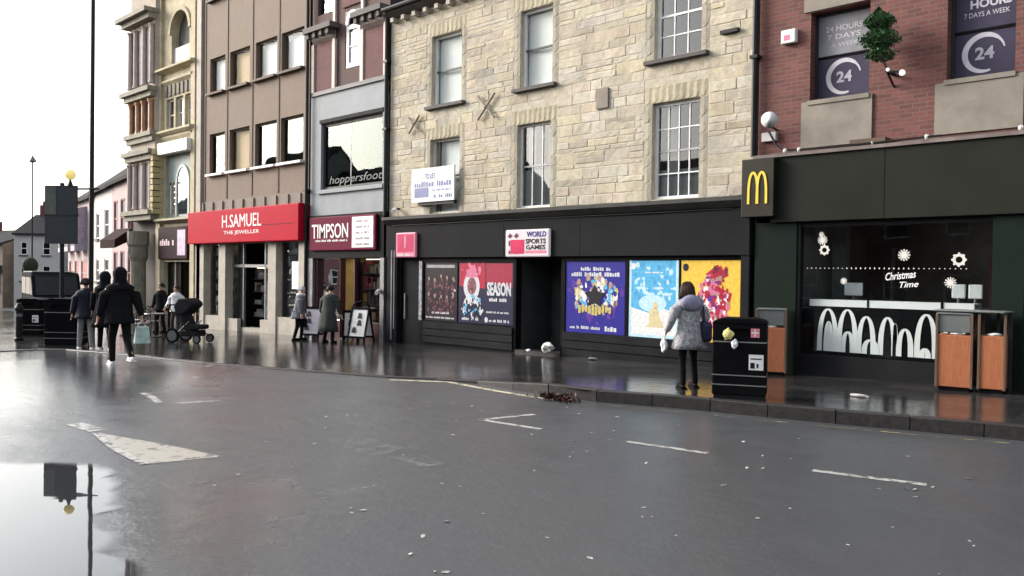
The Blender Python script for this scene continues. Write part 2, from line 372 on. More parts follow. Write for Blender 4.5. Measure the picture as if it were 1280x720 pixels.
tag(mb.build('worn_markings', 'paint_faint'), None, None, kind='structure')
mb = MB(); pts = [(x, yk(x)-.32) for x in (-4.9, -4.4, -4, -3.4, -2.7, -2.0, -1.5)]
ribbon(mb, pts, .12)
M['yellowpaint'] = wornmat('worn_kerb_line', (.6, .54, .4), .38)
tag(mb.build('kerb_line', 'yellowpaint'), None, None, kind='structure')
mb = MB(); ribbon(mb, [(x, yk(x)-.3) for x in (-.6, 0, 1, 2, 3.2, 4.4, 6, 9)], .07)
M['faintyellow'] = wornmat('faint_yellow_line', (.3, .26, .14), .48)
tag(mb.build('gutter_line', 'faintyellow'), None, None, kind='structure')

# puddle: still water with a ragged edge
m, t, b = nt('puddle_water'); b.inputs['Base Color'].default_value = (.03, .03, .032, 1); b.inputs['Roughness'].default_value = .015; b.inputs['IOR'].default_value = 1.5
b.inputs['Specular IOR Level'].default_value = .6
M['water'] = m
edge = [(-3.2, -12.9), (-2.9, -12.45), (-2.35, -12.2), (-1.95, -11.85), (-1.5, -11.58), (-1.15, -11.55), (-.95, -11.72), (-.55, -11.75), (-.2, -11.9), (.1, -12.0), (.2, -12.15), (.55, -12.3), (.8, -12.3), (1.2, -12.48), (1.6, -12.46), (2.2, -12.8), (2.5, -13.3), (2.2, -14.2), (1.2, -15), (-1, -15.4), (-3.5, -14.8)]
pts = []; ne = len(edge)
for i in range(ne):
    p0, p1, p2, p3 = [Vector(edge[(i+k) % ne]) for k in (-1, 0, 1, 2)]
    for k in range(10):
        u = k/10; p = .5*((2*p1)+(p2-p0)*u+(2*p0-5*p1+4*p2-p3)*u*u+(3*p1-p0-3*p2+p3)*u**3)
        q_ = i*10+k; w_ = .035*math.sin(q_*.22)+.03*math.sin(q_*.41+1)+.012*math.sin(q_*.83+2)
        d_ = (p-Vector((-.6, -13.4))).normalized(); p = p+d_*w_; pts.append((p.x, p.y, -.025))
def puddle(pts, cen):
    vs_, fs_, dep = [], [], []; n_ = len(pts)
    for sc_, dv in ((1., 0.), (.93, .35), (.84, .75), (.74, 1.)):
        vs_ += [tuple(cen.lerp(Vector(p), sc_)) for p in pts]; dep += [dv]*n_
    for k in range(3): fs_ += [(k*n_+i, k*n_+(i+1) % n_, (k+1)*n_+(i+1) % n_, (k+1)*n_+i) for i in range(n_)]
    fs_.append(tuple(range(3*n_, 4*n_)))
    mb = MB(); mb.add(vs_, fs_); po = tag(mb.build('puddle', 'water'), None, None, kind='structure')
    da = po.data.attributes.new('depth', 'FLOAT', 'POINT'); da.data.foreach_set('value', dep)
puddle(pts, Vector((-.6, -13.5, -.025)))
t = M['water'].node_tree; b = t.nodes['Principled BSDF']; L = t.links.new
at = N(t, 'ShaderNodeAttribute', attribute_name='depth'); tc = N(t, 'ShaderNodeTexCoord'); no = N(t, 'ShaderNodeTexNoise', Scale=2.6, Detail=5., Roughness=.55); L(tc.outputs['Object'], no.inputs['Vector'])
ma = N(t, 'ShaderNodeMath', operation='MULTIPLY_ADD'); ma.inputs[1].default_value = .6; ma.inputs[2].default_value = -.3; L(no.outputs['Fac'], ma.inputs[0])
ad = N(t, 'ShaderNodeMath', operation='ADD'); L(at.outputs['Fac'], ad.inputs[0]); L(ma.outputs[0], ad.inputs[1])
mr = N(t, 'ShaderNodeMapRange', interpolation_type='SMOOTHSTEP'); mr.inputs['From Min'].default_value = .0; mr.inputs['From Max'].default_value = .5; L(ad.outputs[0], mr.inputs[0])
rp = N(t, 'ShaderNodeTexNoise', Scale=1.6, Detail=2.); L(tc.outputs['Object'], rp.inputs['Vector']); bp = N(t, 'ShaderNodeBump', Strength=.02, Distance=.05); L(rp.outputs['Fac'], bp.inputs['Height']); L(bp.outputs[0], b.inputs['Normal'])
tr = N(t, 'ShaderNodeBsdfTransparent'); mx = N(t, 'ShaderNodeMixShader'); L(mr.outputs[0], mx.inputs[0]); L(tr.outputs[0], mx.inputs[1]); L(b.outputs[0], mx.inputs[2]); L(mx.outputs[0], t.nodes['Material Output'].inputs[0])

# ------------------------------------------------------------------ building helpers
def shell(root, x0, x1, ztop, depth=9, m='dkgrey', zb=-1.5, roofm='roof', ridge=0):
    mb = MB()
    mb.quad((x0, .05, zb), (x0, depth, zb), (x0, depth, ztop), (x0, .05, ztop)); mb.quad((x1, .05, zb), (x1, depth, zb), (x1, depth, ztop), (x1, .05, ztop))
    mb.quad((x0, depth, zb), (x1, depth, zb), (x1, depth, ztop), (x0, depth, ztop))
    mb.build('side_wall', m, root)
    r_ = MB()
    if ridge:
        r_.prismx([(-.25, ztop), (depth/2, ztop+ridge), (depth+.2, ztop), (depth+.2, ztop-.1), (-.25, ztop-.1)], x0, x1)
    else:
        r_.box(x0+.002, x1-.002, .3, depth, ztop-.15, ztop-.02)
    r_.build('roof', roofm, root)
def floors(root, x0, x1, zs, y0=.3, y1=8.9, m='interior'):
    mb = MB()
    for z in zs: mb.box(x0+.02, x1-.02, y0, y1, z-.1, z+.1)
    mb.box(x0+.02, x1-.02, 3.2, 3.3, -1, max(zs)); mb.build('inner_floors', m, root)
def sash(root, x0, x1, z0, z1, y, m='white', fw=.055, mid=True, bars=(0, 0), blind=None, bl=(0, 1), glass='glass', sill=None, sillm='stone_sill', midm=None, gd=.035):
    w = MB()
    w.box(x0, x0+fw, y, y+.09, z0, z1).box(x1-fw, x1, y, y+.09, z0, z1).box(x0+fw, x1-fw, y, y+.09, z1-fw, z1).box(x0+fw, x1-fw, y, y+.09, z0, z0+fw)
    f = w.build('window', m, root)
    xi0, xi1, zi0, zi1 = x0+fw, x1-fw, z0+fw, z1-fw; zm = (zi0+zi1)/2
    if mid:
        MB().box(xi0, xi1, y+.012, y+.06, zm-.022, zm+.022).build('meeting_rail', midm or m, f)
    if bars != (0, 0):
        b = MB()
        for i in range(1, bars[0]): 
            xx = xi0+(xi1-xi0)*i/bars[0]; b.box(xx-.012, xx+.012, y+.014, y+.055, zi0, zi1)
        for j in range(1, bars[1]):
            zz = zi0+(zi1-zi0)*j/bars[1]
            if abs(zz-zm) > .04: b.box(xi0, xi1, y+.016, y+.053, zz-.012, zz+.012)
        b.build('glazing_bars', m, f)
    MB().rect(xi0, xi1, zi0, zi1, y+gd).build('pane', glass, f)
    if blind:
        MB().rect(xi0-.02, xi1+.02, zi0+(zi1-zi0)*bl[0], zi0+(zi1-zi0)*bl[1], y+.13).build('blind', blind, f)
    if sill:
        MB().box(x0-sill, x1+sill, y-.26, y+.02, z0-.08, z0-.002).build('sill', sillm, f)
    return f

# ------------------------------------------------------------------ STONE BUILDING with the black shopfront
M['stone'] = None
def stonemat():
    m, t, b = nt('coursed_stone'); L = t.links.new
    at = N(t, 'ShaderNodeAttribute', attribute_name='tint'); tc = N(t, 'ShaderNodeTexCoord')
    no = N(t, 'ShaderNodeTexNoise', Scale=9., Detail=8., Roughness=.75); L(tc.outputs['Object'], no.inputs['Vector'])
    mpb = N(t, 'ShaderNodeMapping'); mpb.inputs['Scale'].default_value = (1.5, 1, .5); L(tc.outputs['Object'], mpb.inputs[0])
    big = N(t, 'ShaderNodeTexNoise', Scale=.9, Detail=7., Roughness=.68); L(mpb.outputs[0], big.inputs['Vector'])
    mr = N(t, 'ShaderNodeMapRange'); mr.inputs['From Min'].default_value = .3; mr.inputs['From Max'].default_value = .7; mr.inputs['To Min'].default_value = .7; mr.inputs['To Max'].default_value = 1.14; L(no.outputs['Fac'], mr.inputs[0])
    m2 = N(t, 'ShaderNodeMapRange'); m2.inputs['From Min'].default_value = .3; m2.inputs['From Max'].default_value = .7; m2.inputs['To Min'].default_value = .66; m2.inputs['To Max'].default_value = 1.12; L(big.outputs['Fac'], m2.inputs[0])
    mu = N(t, 'ShaderNodeMath', operation='MULTIPLY'); L(mr.outputs[0], mu.inputs[0]); L(m2.outputs[0], mu.inputs[1])
    mx = N(t, 'ShaderNodeMix', data_type='RGBA', blend_type='MULTIPLY'); mx.inputs[0].default_value = 1; L(at.outputs['Color'], mx.inputs[6]); L(mu.outputs[0], mx.inputs[7]); L(mx.outputs[2], b.inputs['Base Color'])
    b.inputs['Roughness'].default_value = .9
    n2 = N(t, 'ShaderNodeTexNoise', Scale=22., Detail=8., Roughness=.7); L(tc.outputs['Object'], n2.inputs['Vector'])
    bp = N(t, 'ShaderNodeBump', Strength=.5, Distance=.02); L(n2.outputs['Fac'], bp.inputs['Height']); L(bp.outputs[0], b.inputs['Normal'])
    return m
M['stone'] = stonemat()
M['mortar'] = mat('lime_mortar', (.45, .405, .325), .95, .3, 6, .4)
SX0, SX1, SZ0, SZ1 = -12.2, -.92, 3.45, 9.1
WIN = [(-10.42, -9.23, 6.33, 8.2), (-7.14, -6.1, 6.33, 8.2), (-3.26, -2.13, 6.36, 8.2), (-10.45, -9.27, 3.47, 5.45), (-7.2, -6.12, 3.47, 5.48), (-3.28, -2.14, 3.47, 5.48)]
st = thing('stone_building', 'pale yellow stone three storey building with sash windows above a black shopfront', 'building', (-6.5, 0, -.1))
MB().wall(SX0, SX1, SZ0, SZ1, WIN, .0, .3).build('mortar_wall', 'mortar', st)
r2 = random.Random(5)
vs, fs, tint = [], [], []
def block(x0, x1, z0, z1, d, c, rough=.005, poly4=None):
    ch = min(.014, (x1-x0)*.2, (z1-z0)*.2)
    nx = max(2, int((x1-x0)/.12)+1); nz = 3
    base = len(vs); j = lambda a: r2.uniform(-a, a)
    back = [(x0, .012, z0), (x1, .012, z0), (x1, .012, z1), (x0, .012, z1)]
    grid = []
    for iz in range(nz+1):
        for ix in range(nx+1):
            u, w = ix/nx, iz/nz
            ed = (ix in (0, nx)) or (iz in (0, nz))
            x = x0+(x1-x0)*u; z = z0+(z1-z0)*w
            if ed:
                grid.append((x+j(.005), -.002, z+j(.005)))
            else:
                x = x0+ch+(x1-x0-2*ch)*(u*nx-1)/max(1, nx-2) if nx > 2 else (x0+x1)/2
                z = z0+ch+(z1-z0-2*ch)*(iz-1)/(nz-2)
                grid.append((x+j(.006), -d+j(rough), z+j(.006)))
    vs.extend(grid)
    W = nx+1
    for iz in range(nz):
        for ix in range(nx): fs.append((base+iz*W+ix, base+iz*W+ix+1, base+(iz+1)*W+ix+1, base+(iz+1)*W+ix))
    tint.extend([c]*len(grid))
PAL = [(.46, .41, .32), (.42, .385, .31), (.45, .415, .335), (.42, .38, .305), (.43, .385, .29), (.4, .37, .31), (.43, .385, .3), (.46, .43, .36), (.41, .36, .285)]
def pcol():
    c = r2.choice(PAL); k = r2.uniform(1.0, 1.2)*(.8 if r2.random() < .05 else 1); return (c[0]*k*1.03, c[1]*k*r2.uniform(.98, 1.02), c[2]*k*r2.uniform(.92, 1.02), 1)
JB = .2   # dressed jamb stones beside each window
RES = [(a-JB, b+JB, c-.1, d+.36) for a, b, c, d in WIN]
z = SZ0
while z < SZ1-.05:
    h = r2.choice([.1, .13, .16, .19, .22, .26]); h = min(h, SZ1-z)
    segs = [(SX0, SX1)]
    for a, b_, c, d in RES:
        if c < z+h*.6 and z+h*.4 < d:
            ns = []
            for s0, s1 in segs:
                if b_ <= s0 or a >= s1: ns.append((s0, s1)); continue
                if a > s0: ns.append((s0, a))
                if b_ < s1: ns.append((b_, s1))
            segs = ns
    for s0, s1 in segs:
        x = s0
        while x < s1-.02:
            w = r2.uniform(.28, .85) if h > .13 else r2.uniform(.35, 1.05)
            if s1-x-w < .15: w = s1-x
            if h > .22 and r2.random() < .3:      # a pair of thin stones in a tall course
                q = h*r2.uniform(.4, .6)
                block(x+.007, x+w-.007, z+.006, z+q-.005, r2.uniform(.002, .012), pcol()); block(x+.007, x+w-.007, z+q+.005, z+h-.006, r2.uniform(.002, .012), pcol())
            else: block(x+.007, x+w-.007, z+.006, z+h-.006, r2.uniform(.002, .013), pcol())
            x += w
    z += h
for a, b_, c, d in WIN:                            # dressed jambs, smooth
    zz = c-.1
    while zz < d-.02:
        h = min(r2.choice([.24, .34, .46]), d-zz)
        k = r2.uniform(.85, 1.05); cc = (.38*k, .345*k, .27*k, 1)
        e = r2.choice([0, .0, .06])
        block(a-JB+.004, a-.001, zz+.003, zz+h-.003, .012, cc, .002); block(b_+.001, b_+JB-.004, zz+.003, zz+h-.003, .012, cc, .002)
        zz += h
    n_ = 9; xa, xb = a-JB+.02, b_+JB-.02             # flat arch of wedge-like voussoirs
    for i in range(n_):
        k = r2.uniform(.9, 1.12); cc = (.43*k, .38*k, .27*k, 1)
        block(xa+(xb-xa)*i/n_+.002, xa+(xb-xa)*(i+1)/n_-.002, d+.005, d+.34, .012, cc, .002)
me = bpy.data.meshes.new('stone_wall'); off = WL[st.name]
me.from_pydata([(v[0]-off.x, v[1]-off.y, v[2]-off.z) for v in vs], [], fs)
ca = me.color_attributes.new('tint', 'FLOAT_COLOR', 'POINT'); ca.data.foreach_set('color', [k for c in tint for k in c])
me.materials.append(M['stone']); o = bpy.data.objects.new('stone_wall', me); link(o, st)
shell(st, SX0, SX1, 9.25, 9, 'mortar', ridge=3.2)
floors(st, SX0, SX1, [3.2, 6.0, 8.9])
sash(st, *WIN[0], .13, glass='shade_glass', blind='blind', bl=(.0, 1), sill=.16, midm='dkgrey')
sash(st, *WIN[1], .13, glass='shade_glass', blind='blind', bl=(.0, 1), sill=.16, midm='dkgrey')
sash(st, *WIN[2], .13, bars=(3, 4), sill=.18, fw=.08)
f = sash(st, *WIN[3], .13, glass='shade_glass', blind='net', m='offwhite', midm='dkgrey')
MB().box(-10.25, -10.2, .14, .2, 3.5, 5.4).build('mullion', 'brownfin', f)
sash(st, *WIN[4], .13, blind='net', bl=(0, .46), bars=(3, 0), midm='steel')
sash(st, *WIN[5], .13, bars=(4, 4), fw=.07, midm='steel', blind='net', bl=(.0, .3))
MB().box(-3.1, -2.85, .3, .34, 3.5, 5.4).each('curtain', 'net', st)
MB().box(-7.1, -6.85, .3, .34, 3.5, 5.4).box(-6.45, -6.2, .3, .34, 3.5, 5.4).each('curtain', 'net', st)
# eaves
MB().prismx([(.0, 8.98), (-.28, 9.12), (-.28, 9.2), (.1, 9.2)], SX0, SX1).build('eaves_cornice', 'stone_sill', st)
g_ = MB()
for i in range(24): g_.box(SX0+.2+i*.47, SX0+.34+i*.47, -.2, -.005, 8.86, 8.975)
g_.each('eaves_bracket', 'cream', st)
MB().tube([(SX0, -.33, 9.2), (SX1, -.33, 9.2)], .06, 8).build('gutter', 'iron', st)
for (wx, wz, s_) in ((-8.23, 6.05, .3), (-11.06, 5.93, .22)):       # crossed iron tie plates
    w = MB(); w.tube([(wx-s_, -.075, wz-s_), (wx+s_, -.075, wz+s_)], .03, 6).tube([(wx-s_, -.08, wz+s_), (wx+s_, -.08, wz-s_)], .03, 6).ball((wx, -.09, wz), .05)
    w.build('wall_tie', mat('rusty_iron', (.32, .28, .23), .8, .4, 9), st)
MB().box(-4.75, -4.42, -.055, -.0, 5.55, 5.98).build('vent_plate', 'concrete', st)
MB().box(-1.66, -1.28, -.1, -.01, 6.6, 6.67).build('iron_bar', 'iron', st)
# black shopfront below
MB().prismx([(.28, 3.2), (-.16, 3.22), (-.3, 3.34), (-.3, 3.42), (-.05, 3.448), (.28, 3.448)], SX0+.02, SX1-.02).build('shop_cornice', mat('weathered_lead', (.045, .045, .042), .6, .4, 2.5, spec=.15), st)
q = MB()
for a, b_ in ((SX0+.02, -9.9), (-9.892, -7.5), (-7.492, -5.1), (-5.092, -2.9), (-2.892, SX1-.02)): q.box(a, b_, -.12-.003*(int(-a*3) % 3), .28, 2.3, 3.215)
q.each('shop_fascia', 'charcoal', st)
MB().tube([(-11.9, -.14, 3.19), (-9, -.15, 3.185), (-6, -.14, 3.19), (-3, -.15, 3.18), (-1.3, -.14, 3.19)], .012, 5).build('cable', 'iron', st)
HB = [(-11.62, -10.82, -.6, 2.25), (-10.62, -7.25, .62, 2.16), (-7.16, -5.72, -.6, 2.26), (-5.6, -3.9, .58, 2.18), (-3.82, -2.55, .58, 2.2), (-2.53, -1.16, .58, 2.2)]
MB().wall(SX0+.03, SX1-.03, -1, 2.298, HB, -.02, .2).build('shopfront', 'black', st)
p_ = MB()
for a, b_ in ((-12.16, -11.72), (-1.12, -.95)):
    p_.box(a, b_, -.1, -.022, -.6, 2.6)
p_.each('pilaster', 'charcoal', st)
MB().box(-11.95, -11.9, -.125, -.102, .0, 2.5).box(-11.82, -11.79, -.125, -.102, .3, 2.5).each('pilaster_trim', mat('grey_trim', (.18, .17, .19), .4), st)
d = MB().box(-11.62, -10.82, .05, .1, -.5, 2.25).build('side_door', 'charcoal', st)
MB().box(-11.5, -11.46, -.0, .05, .6, 1.3).build('handle', 'steel', d)
MB().box(-10.8, -10.68, -.05, -.021, .6, 2.2).build('notice_strip', mat('printed_strip', (.3, .3, .33), .5, .9, 14), st)
s_ = MB()
for a, b_ in ((-10.6, -7.25), (-5.65, -1.18)):
    for k in range(3): s_.box(a, b_, -.05-.004*k, -.021, .02+.19*k, .19+.19*k)
s_.each('stall_riser', mat('wet_dark_cladding', (.012, .0125, .015), .3, .3, 2, spec=.25), st)
# recessed entrance
e_ = MB(); e_.quad((-7.16, .18, -.5), (-7.16, 1.3, -.5), (-7.16, 1.3, 2.3), (-7.16, .18, 2.3)).quad((-5.72, .18, -.5), (-5.72, 1.3, -.5), (-5.72, 1.3, 2.3), (-5.72, .18, 2.3))
e_.rect(-7.16, -5.72, -.5, 2.3, 1.3).quad((-7.16, .18, 2.27), (-5.72, .18, 2.27), (-5.72, 1.3, 2.27), (-7.16, 1.3, 2.27)); e_.build('entrance_recess', mat('dark_recess', (.045, .047, .048), .6), st)
d = MB().box(-6.95, -6.1, 1.2, 1.25, -.1, 2.1).each('shop_door', mat('green_black_door', (.05, .062, .056), .4), st)
MB().box(-6.2, -6.16, 1.13, 1.2, .5, 1.9).build('handle', 'steel', d)
MB().box(-7.16, -5.72, -.03, .5, -.3, .055).build('door_step', 'kerb', st)
MB().box(-6.0, -5.76, .88, .89, 1.45, 1.78).build('door_notice', 'offwhite', st)
tag(MB().tube([(-.9, -.1, 4.15), (-.9, -.1, 11.8)], .055, 8).box(-.98, -.82, -.17, -.0, 6.0, 6.06).box(-.98, -.82, -.17, -.0, 8.2, 8.26).build('drainpipe', 'iron'), 'black drainpipe running down between the stone wall and the red brick wall', 'drainpipe')
tag(MB().tube([(-12.27, -.1, 3.5), (-12.27, -.1, 9.2)], .06, 8).box(-12.36, -12.18, -.17, 0, 5.9, 5.97).box(-12.36, -12.18, -.17, 0, 7.8, 7.87).build('drainpipe', 'iron'), 'black drainpipe between the grey fronted building and the stone wall', 'drainpipe')

# shop signs on the black fascia
def panel_sign(name, label, x0, x1, z0, z1, y, d, m, cat='sign'):
    t_ = thing(name, label, cat, ((x0+x1)/2, y, z0)); box('board', m, t_, x0, x1, y-d, y, z0, z1, bevel=.03); return t_
M['litwhite'] = mat('lit_white_panel', (.5, .45, .47), .4, .05, 2, emit=.1)
M['pinkred'] = mat('pink_red_print', (.4, .012, .07), .4, .15, 4, emit=.08)
M['pink'] = mat('pink_print', (.45, .15, .22), .4, .1, 4, emit=.1)
M['navy'] = mat('navy_print', (.02, .02, .16), .4, .1, 4, emit=.1)
M['inkblack'] = mat('black_print', (.012, .01, .015), .4, .1)
t_ = panel_sign('shop_sign', 'white and red sign with blue lettering above the black shop doorway', -7.36, -5.94, 2.29, 2.94, -.125, .08, 'litwhite')
y = -.208
q = MB(); q.rect(-7.18, -6.72, 2.36, 2.7, y).build('red_block', 'pinkred', t_)
q = MB(); ell(q, -6.98, 2.52, .2, .17, y-.003); q.build('red_disc', mat('crimson_print', (.45, .01, .07), .4, emit=.1), t_)
q = MB()
for px in (-7.2, -6.99):
    poly(q, [(px-.08, 2.78), (px, 2.73), (px+.09, 2.79), (px, 2.86)], y-.002)
q.rect(-7.24, -7.19, 2.36, 2.44, y-.004).rect(-7.24, -7.19, 2.55, 2.68, y-.004); q.build('card_marks', mat('dark_maroon_print', (.1, .01, .05), .4), t_)
lettering('WORLD', 'navy', t_, -6.34, y, 2.82, .13, .62, bold=.03); lettering('SPORTS', 'inkblack', t_, -6.36, y, 2.655, .12, .64, bold=.03)
lettering('GAMES', 'inkblack', t_, -6.36, y, 2.515, .11, .62, bold=.03)
q = MB().rect(-6.7, -6.02, 2.37, 2.44, y).build('pink_strip', 'pink', t_)
t_ = panel_sign('shop_sign', 'small square red and pink sign above the narrow side door', -11.64, -10.78, 2.3, 2.98, -.125, .08, 'pink')
q = MB(); q.rect(-11.56, -10.86, 2.44, 2.93, y).build('red_block', 'pinkred', t_)
q = MB(); ell(q, -11.05, 2.7, .15, .2, y-.003); ell(q, -11.38, 2.7, .13, .18, y-.003, a0=.6, a1=5.2); q.build('red_disc', mat('crimson_mark', (.36, .01, .07), .4, emit=.1), t_)
q = MB(); scribble(q, -11.56, -10.88, 2.37, .07, y, r2); q.build('small_print', 'litwhite', t_)
q = MB(); ell(q, -11.22, 2.72, .05, .19, y-.005); q.build('pink_stroke', 'pink', t_)

# posters (printed lightboxes in the shop windows)
def lit(name, c, e=.55): 
    M[name] = mat(name, tuple(x*.55 for x in c), .35, .25, 14, emit=e*.42, spec=.3); return name
def poster(label, x0, x1, z0, z1, m, y=.0):
    t_ = thing('poster', label, 'poster', ((x0+x1)/2, y, z0)); box('panel', m, t_, x0, x1, y, y+.06, z0, z1); return t_
rr = random.Random(3)
def collage(t_, c, r_, n, mats, size, y, seed, name='printed_picture', box_=False):
    """photographic print: many small irregular patches"""
    g = random.Random(seed); groups = [MB() for _ in mats]
    for i in range(n):
        if box_: x, z = c[0]+g.uniform(-1, 1)*r_[0], c[1]+g.uniform(-1, 1)*r_[1]
        else: a = g.uniform(0, 6.283); d = math.sqrt(g.random()); x, z = c[0]+r_[0]*d*math.cos(a), c[1]+r_[1]*d*math.sin(a)
        k = g.randint(5, 8); w_, h_ = g.uniform(.4, 1)*size, g.uniform(.5, 1.5)*size; ph = g.random()*6
        poly(groups[min(len(mats)-1, int(g.random()*len(mats)))], [(x+w_*g.uniform(.6, 1.1)*math.cos(ph+6.283*j/k), z+h_*g.uniform(.6, 1.1)*math.sin(ph+6.283*j/k)) for j in range(k)], y-i*2e-5)
    for q, m in zip(groups, mats):
        if q.v: q.build(name, m, t_)
lit('p_black', (.02, .012, .02), .1); lit('p_red', (.42, .03, .07), .35); lit('p_navy', (.02, .022, .07), .2); lit('p_white', (.72, .72, .75), .45); lit('p_rose', (.28, .1, .13), .3)
lit('p_blue', (.03, .025, .3), .4); lit('p_gold', (.62, .5, .16), .5); lit('p_sky', (.1, .42, .68), .75); lit('p_skylight', (.5, .7, .8), .75); lit('p_yellow', (.78, .5, .07), .75); lit('p_snow', (.76, .76, .74), .7)
lit('p_pink', (.72, .2, .33), .5); lit('p_crimson', (.5, .02, .05), .45); lit('p_sand', (.72, .6, .34), .6)
t_ = poster('dark poster showing rows of small maroon and white figures, leftmost of the shopfront posters', -10.6, -9.3, .62, 2.16, 'p_black')
q = MB().rect(-10.53, -9.4, 2.02, 2.1, -.004).build('title_bar', mat('grey_print', (.3, .3, .31), .4), t_)
M['p_face'] = mat('face_print', (.3, .19, .16), .4, emit=.08); M['p_dkrose'] = mat('dark_rose_print', (.07, .018, .03), .4, emit=.05)
for i in range(5):
    for k_ in range(2):
        cx = -10.42+i*.24; cz = 1.52-k_*.46+rr.uniform(-.06, .06)
        collage(t_, (cx, cz), (.09, .22), 26, ['p_rose', 'p_dkrose', 'p_dkrose', 'p_black', 'p_rose'] + (['p_white'] if rr.random() < .4 else []), .04, -.003-.001*k_, 40+i*3+k_)
        q = MB(); ell(q, cx+rr.uniform(-.02, .02), cz+.24, .035, .05, -.008, 10); q.build('face', 'p_face', t_)
q = MB(); scribble(q, -10.3, -9.6, .83, .06, -.004, rr); scribble(q, -10.54, -9.4, .7, .05, -.004, rr); q.build('small_print', 'p_white', t_)
t_ = poster('red and navy poster with a white bearded figure and the word SEASON', -9.24, -7.27, .62, 2.16, 'p_navy')
poly(MB(), [(-9.2, 1.55), (-8.25, 1.5), (-8.25, 2.14), (-9.2, 2.14)], -.003).build('red_top', 'p_crimson', t_); poly(MB(), [(-8.22, 1.65), (-7.3, 1.55), (-7.3, 2.14), (-8.22, 2.14)], -.003).build('red_panel', 'p_red', t_)
q = MB(); ell(q, -8.75, 1.55, .3, .36, -.005); q.build('white_beard', 'p_white', t_)
q = MB(); ell(q, -8.74, 1.56, .17, .22, -.007); q.build('figure_face', 'p_rose', t_); q = MB(); poly(q, [(-9.0, 1.78), (-8.5, 1.78), (-8.62, 2.08), (-8.8, 2.1)], -.008); q.build('figure_hat', 'p_pink', t_)
q = MB(); poly(q, [(-9.15, .95), (-8.95, 1.28), (-8.5, 1.28), (-8.3, .95), (-8.42, .8), (-8.55, 1.1), (-8.9, 1.1), (-9.0, .8)], -.006); q.build('figure_coat', 'p_white', t_)
collage(t_, (-8.72, 1.0), (.4, .32), 70, ['p_navy', 'p_white', 'p_sky', 'p_navy', 'p_black'], .06, -.007, 77); collage(t_, (-8.72, 2.0), (.42, .12), 40, ['p_crimson', 'p_pink', 'p_red'], .07, -.0035, 78, box_=True); collage(t_, (-8.74, 1.56), (.13, .18), 24, ['p_rose', 'p_face', 'p_dkrose'], .04, -.009, 79)
lettering('SEASON', 'p_white', t_, -7.76, -.004, 1.5, .34, .84, bold=.04)
q = MB(); scribble(q, -8.1, -7.4, 1.24, .1, -.004, rr); scribble(q, -8.2, -7.4, .92, .05, -.004, rr); scribble(q, -9.1, -8.4, .72, .07, -.004, rr); scribble(q, -8.1, -7.4, .71, .07, -.004, rr); ell(q, -8.2, .72, .06, .07, -.004, 12); q.build('small_print', 'p_white', t_)
lit('p_purple', (.12, .04, .36), .4)
t_ = poster('deep blue poster with pale gold figures round a dark star', -5.58, -3.92, .58, 2.18, 'p_blue')
q = MB(); scribble(q, -5.15, -4.3, 2.02, .09, -.004, rr, word=(4, 6)); scribble(q, -5.42, -4.05, 1.9, .1, -.004, rr, word=(5, 8)); scribble(q, -5.45, -4.55, .7, .07, -.004, rr); scribble(q, -4.45, -4.05, .7, .11, -.004, rr); q.build('small_print', 'p_white', t_)
collage(t_, (-4.75, 1.42), (.66, .42), 150, ['p_snow', 'p_gold', 'p_sand', 'p_snow', 'p_blue', 'p_face', 'p_sky'], .075, -.003, 91)
collage(t_, (-4.75, 1.4), (.8, .6), 60, ['p_blue', 'p_purple'], .09, -.001, 92)
for cx, cz in ((-5.2, 1.72), (-4.92, 1.82), (-4.62, 1.8), (-4.3, 1.66)):
    q = MB(); ell(q, cx, cz, .055, .075, -.008, 12); q.build('face', 'p_face', t_)
star = [(-4.74+(.27 if i % 2 == 0 else .15)*1.15*math.sin(i*math.pi/5), 1.4+(.27 if i % 2 == 0 else .15)*math.cos(i*math.pi/5)) for i in range(10)]
poly(MB(), star, -.011).build('dark_star', 'inkblack', t_)
q = MB()
for i in range(10):
    x = -5.2+i*.095; q.rect(x, x+.07, 1.02+.04*math.sin(i), 1.2+.03*math.sin(i*2), -.014)
q.build('gold_title', 'p_gold', t_)
lit('p_sky2', (.08, .34, .6), .7)
t_ = poster('bright sky blue poster fading to white with a small golden figure', -3.8, -2.57, .58, 2.2, 'p_sky')
q = MB(); poly(q, [(-3.8, .58), (-2.57, .58), (-2.57, 1.08), (-2.9, 1.2), (-3.3, 1.1), (-3.8, 1.22)], -.003); q.build('snow', 'p_snow', t_)
collage(t_, (-3.18, 1.75), (.5, .38), 60, ['p_sky', 'p_sky2', 'p_skylight'], .07, -.0005, 95, box_=True)
q = MB()
for k in range(5): ell(q, -3.5+.22*k, 1.62-.12*(k % 2), .14, .03, -.003, 12)
ell(q, -3.2, 1.3, .35, .18, -.0035); q.build('pale_clouds', 'p_skylight', t_)
q = MB(); ell(q, -3.15, 1.02, .13, .2, -.006); ell(q, -3.12, 1.26, .06, .08, -.006); poly(q, [(-3.35, .8), (-2.9, .8), (-3.1, 1.15)], -.005); q.build('golden_figure', 'p_sand', t_)
q = MB(); ell(q, -3.7, 2.08, .06, .07, -.004, 12); scribble(q, -3.4, -2.9, 1.95, .035, -.004, rr); q.build('small_print', 'p_snow', t_)
q = MB().rect(-3.8, -2.57, .58, .64, -.006).rect(-3.8, -3.74, .64, 2.2, -.006).rect(-2.63, -2.57, .64, 2.2, -.006).build('border', 'p_skylight', t_)
t_ = poster('bright yellow poster with a red and pink costumed figure behind the woman', -2.51, -1.18, .58, 2.2, 'p_yellow')
q = MB(); poly(q, [(-2.1, .95), (-1.5, 1.0), (-1.35, 1.55), (-1.7, 1.7), (-2.05, 1.6), (-2.25, 1.3)], -.003); poly(q, [(-1.95, 1.92), (-1.68, 2.12), (-1.42, 1.9), (-1.6, 1.82)], -.003); q.build('red_costume', 'p_crimson', t_)
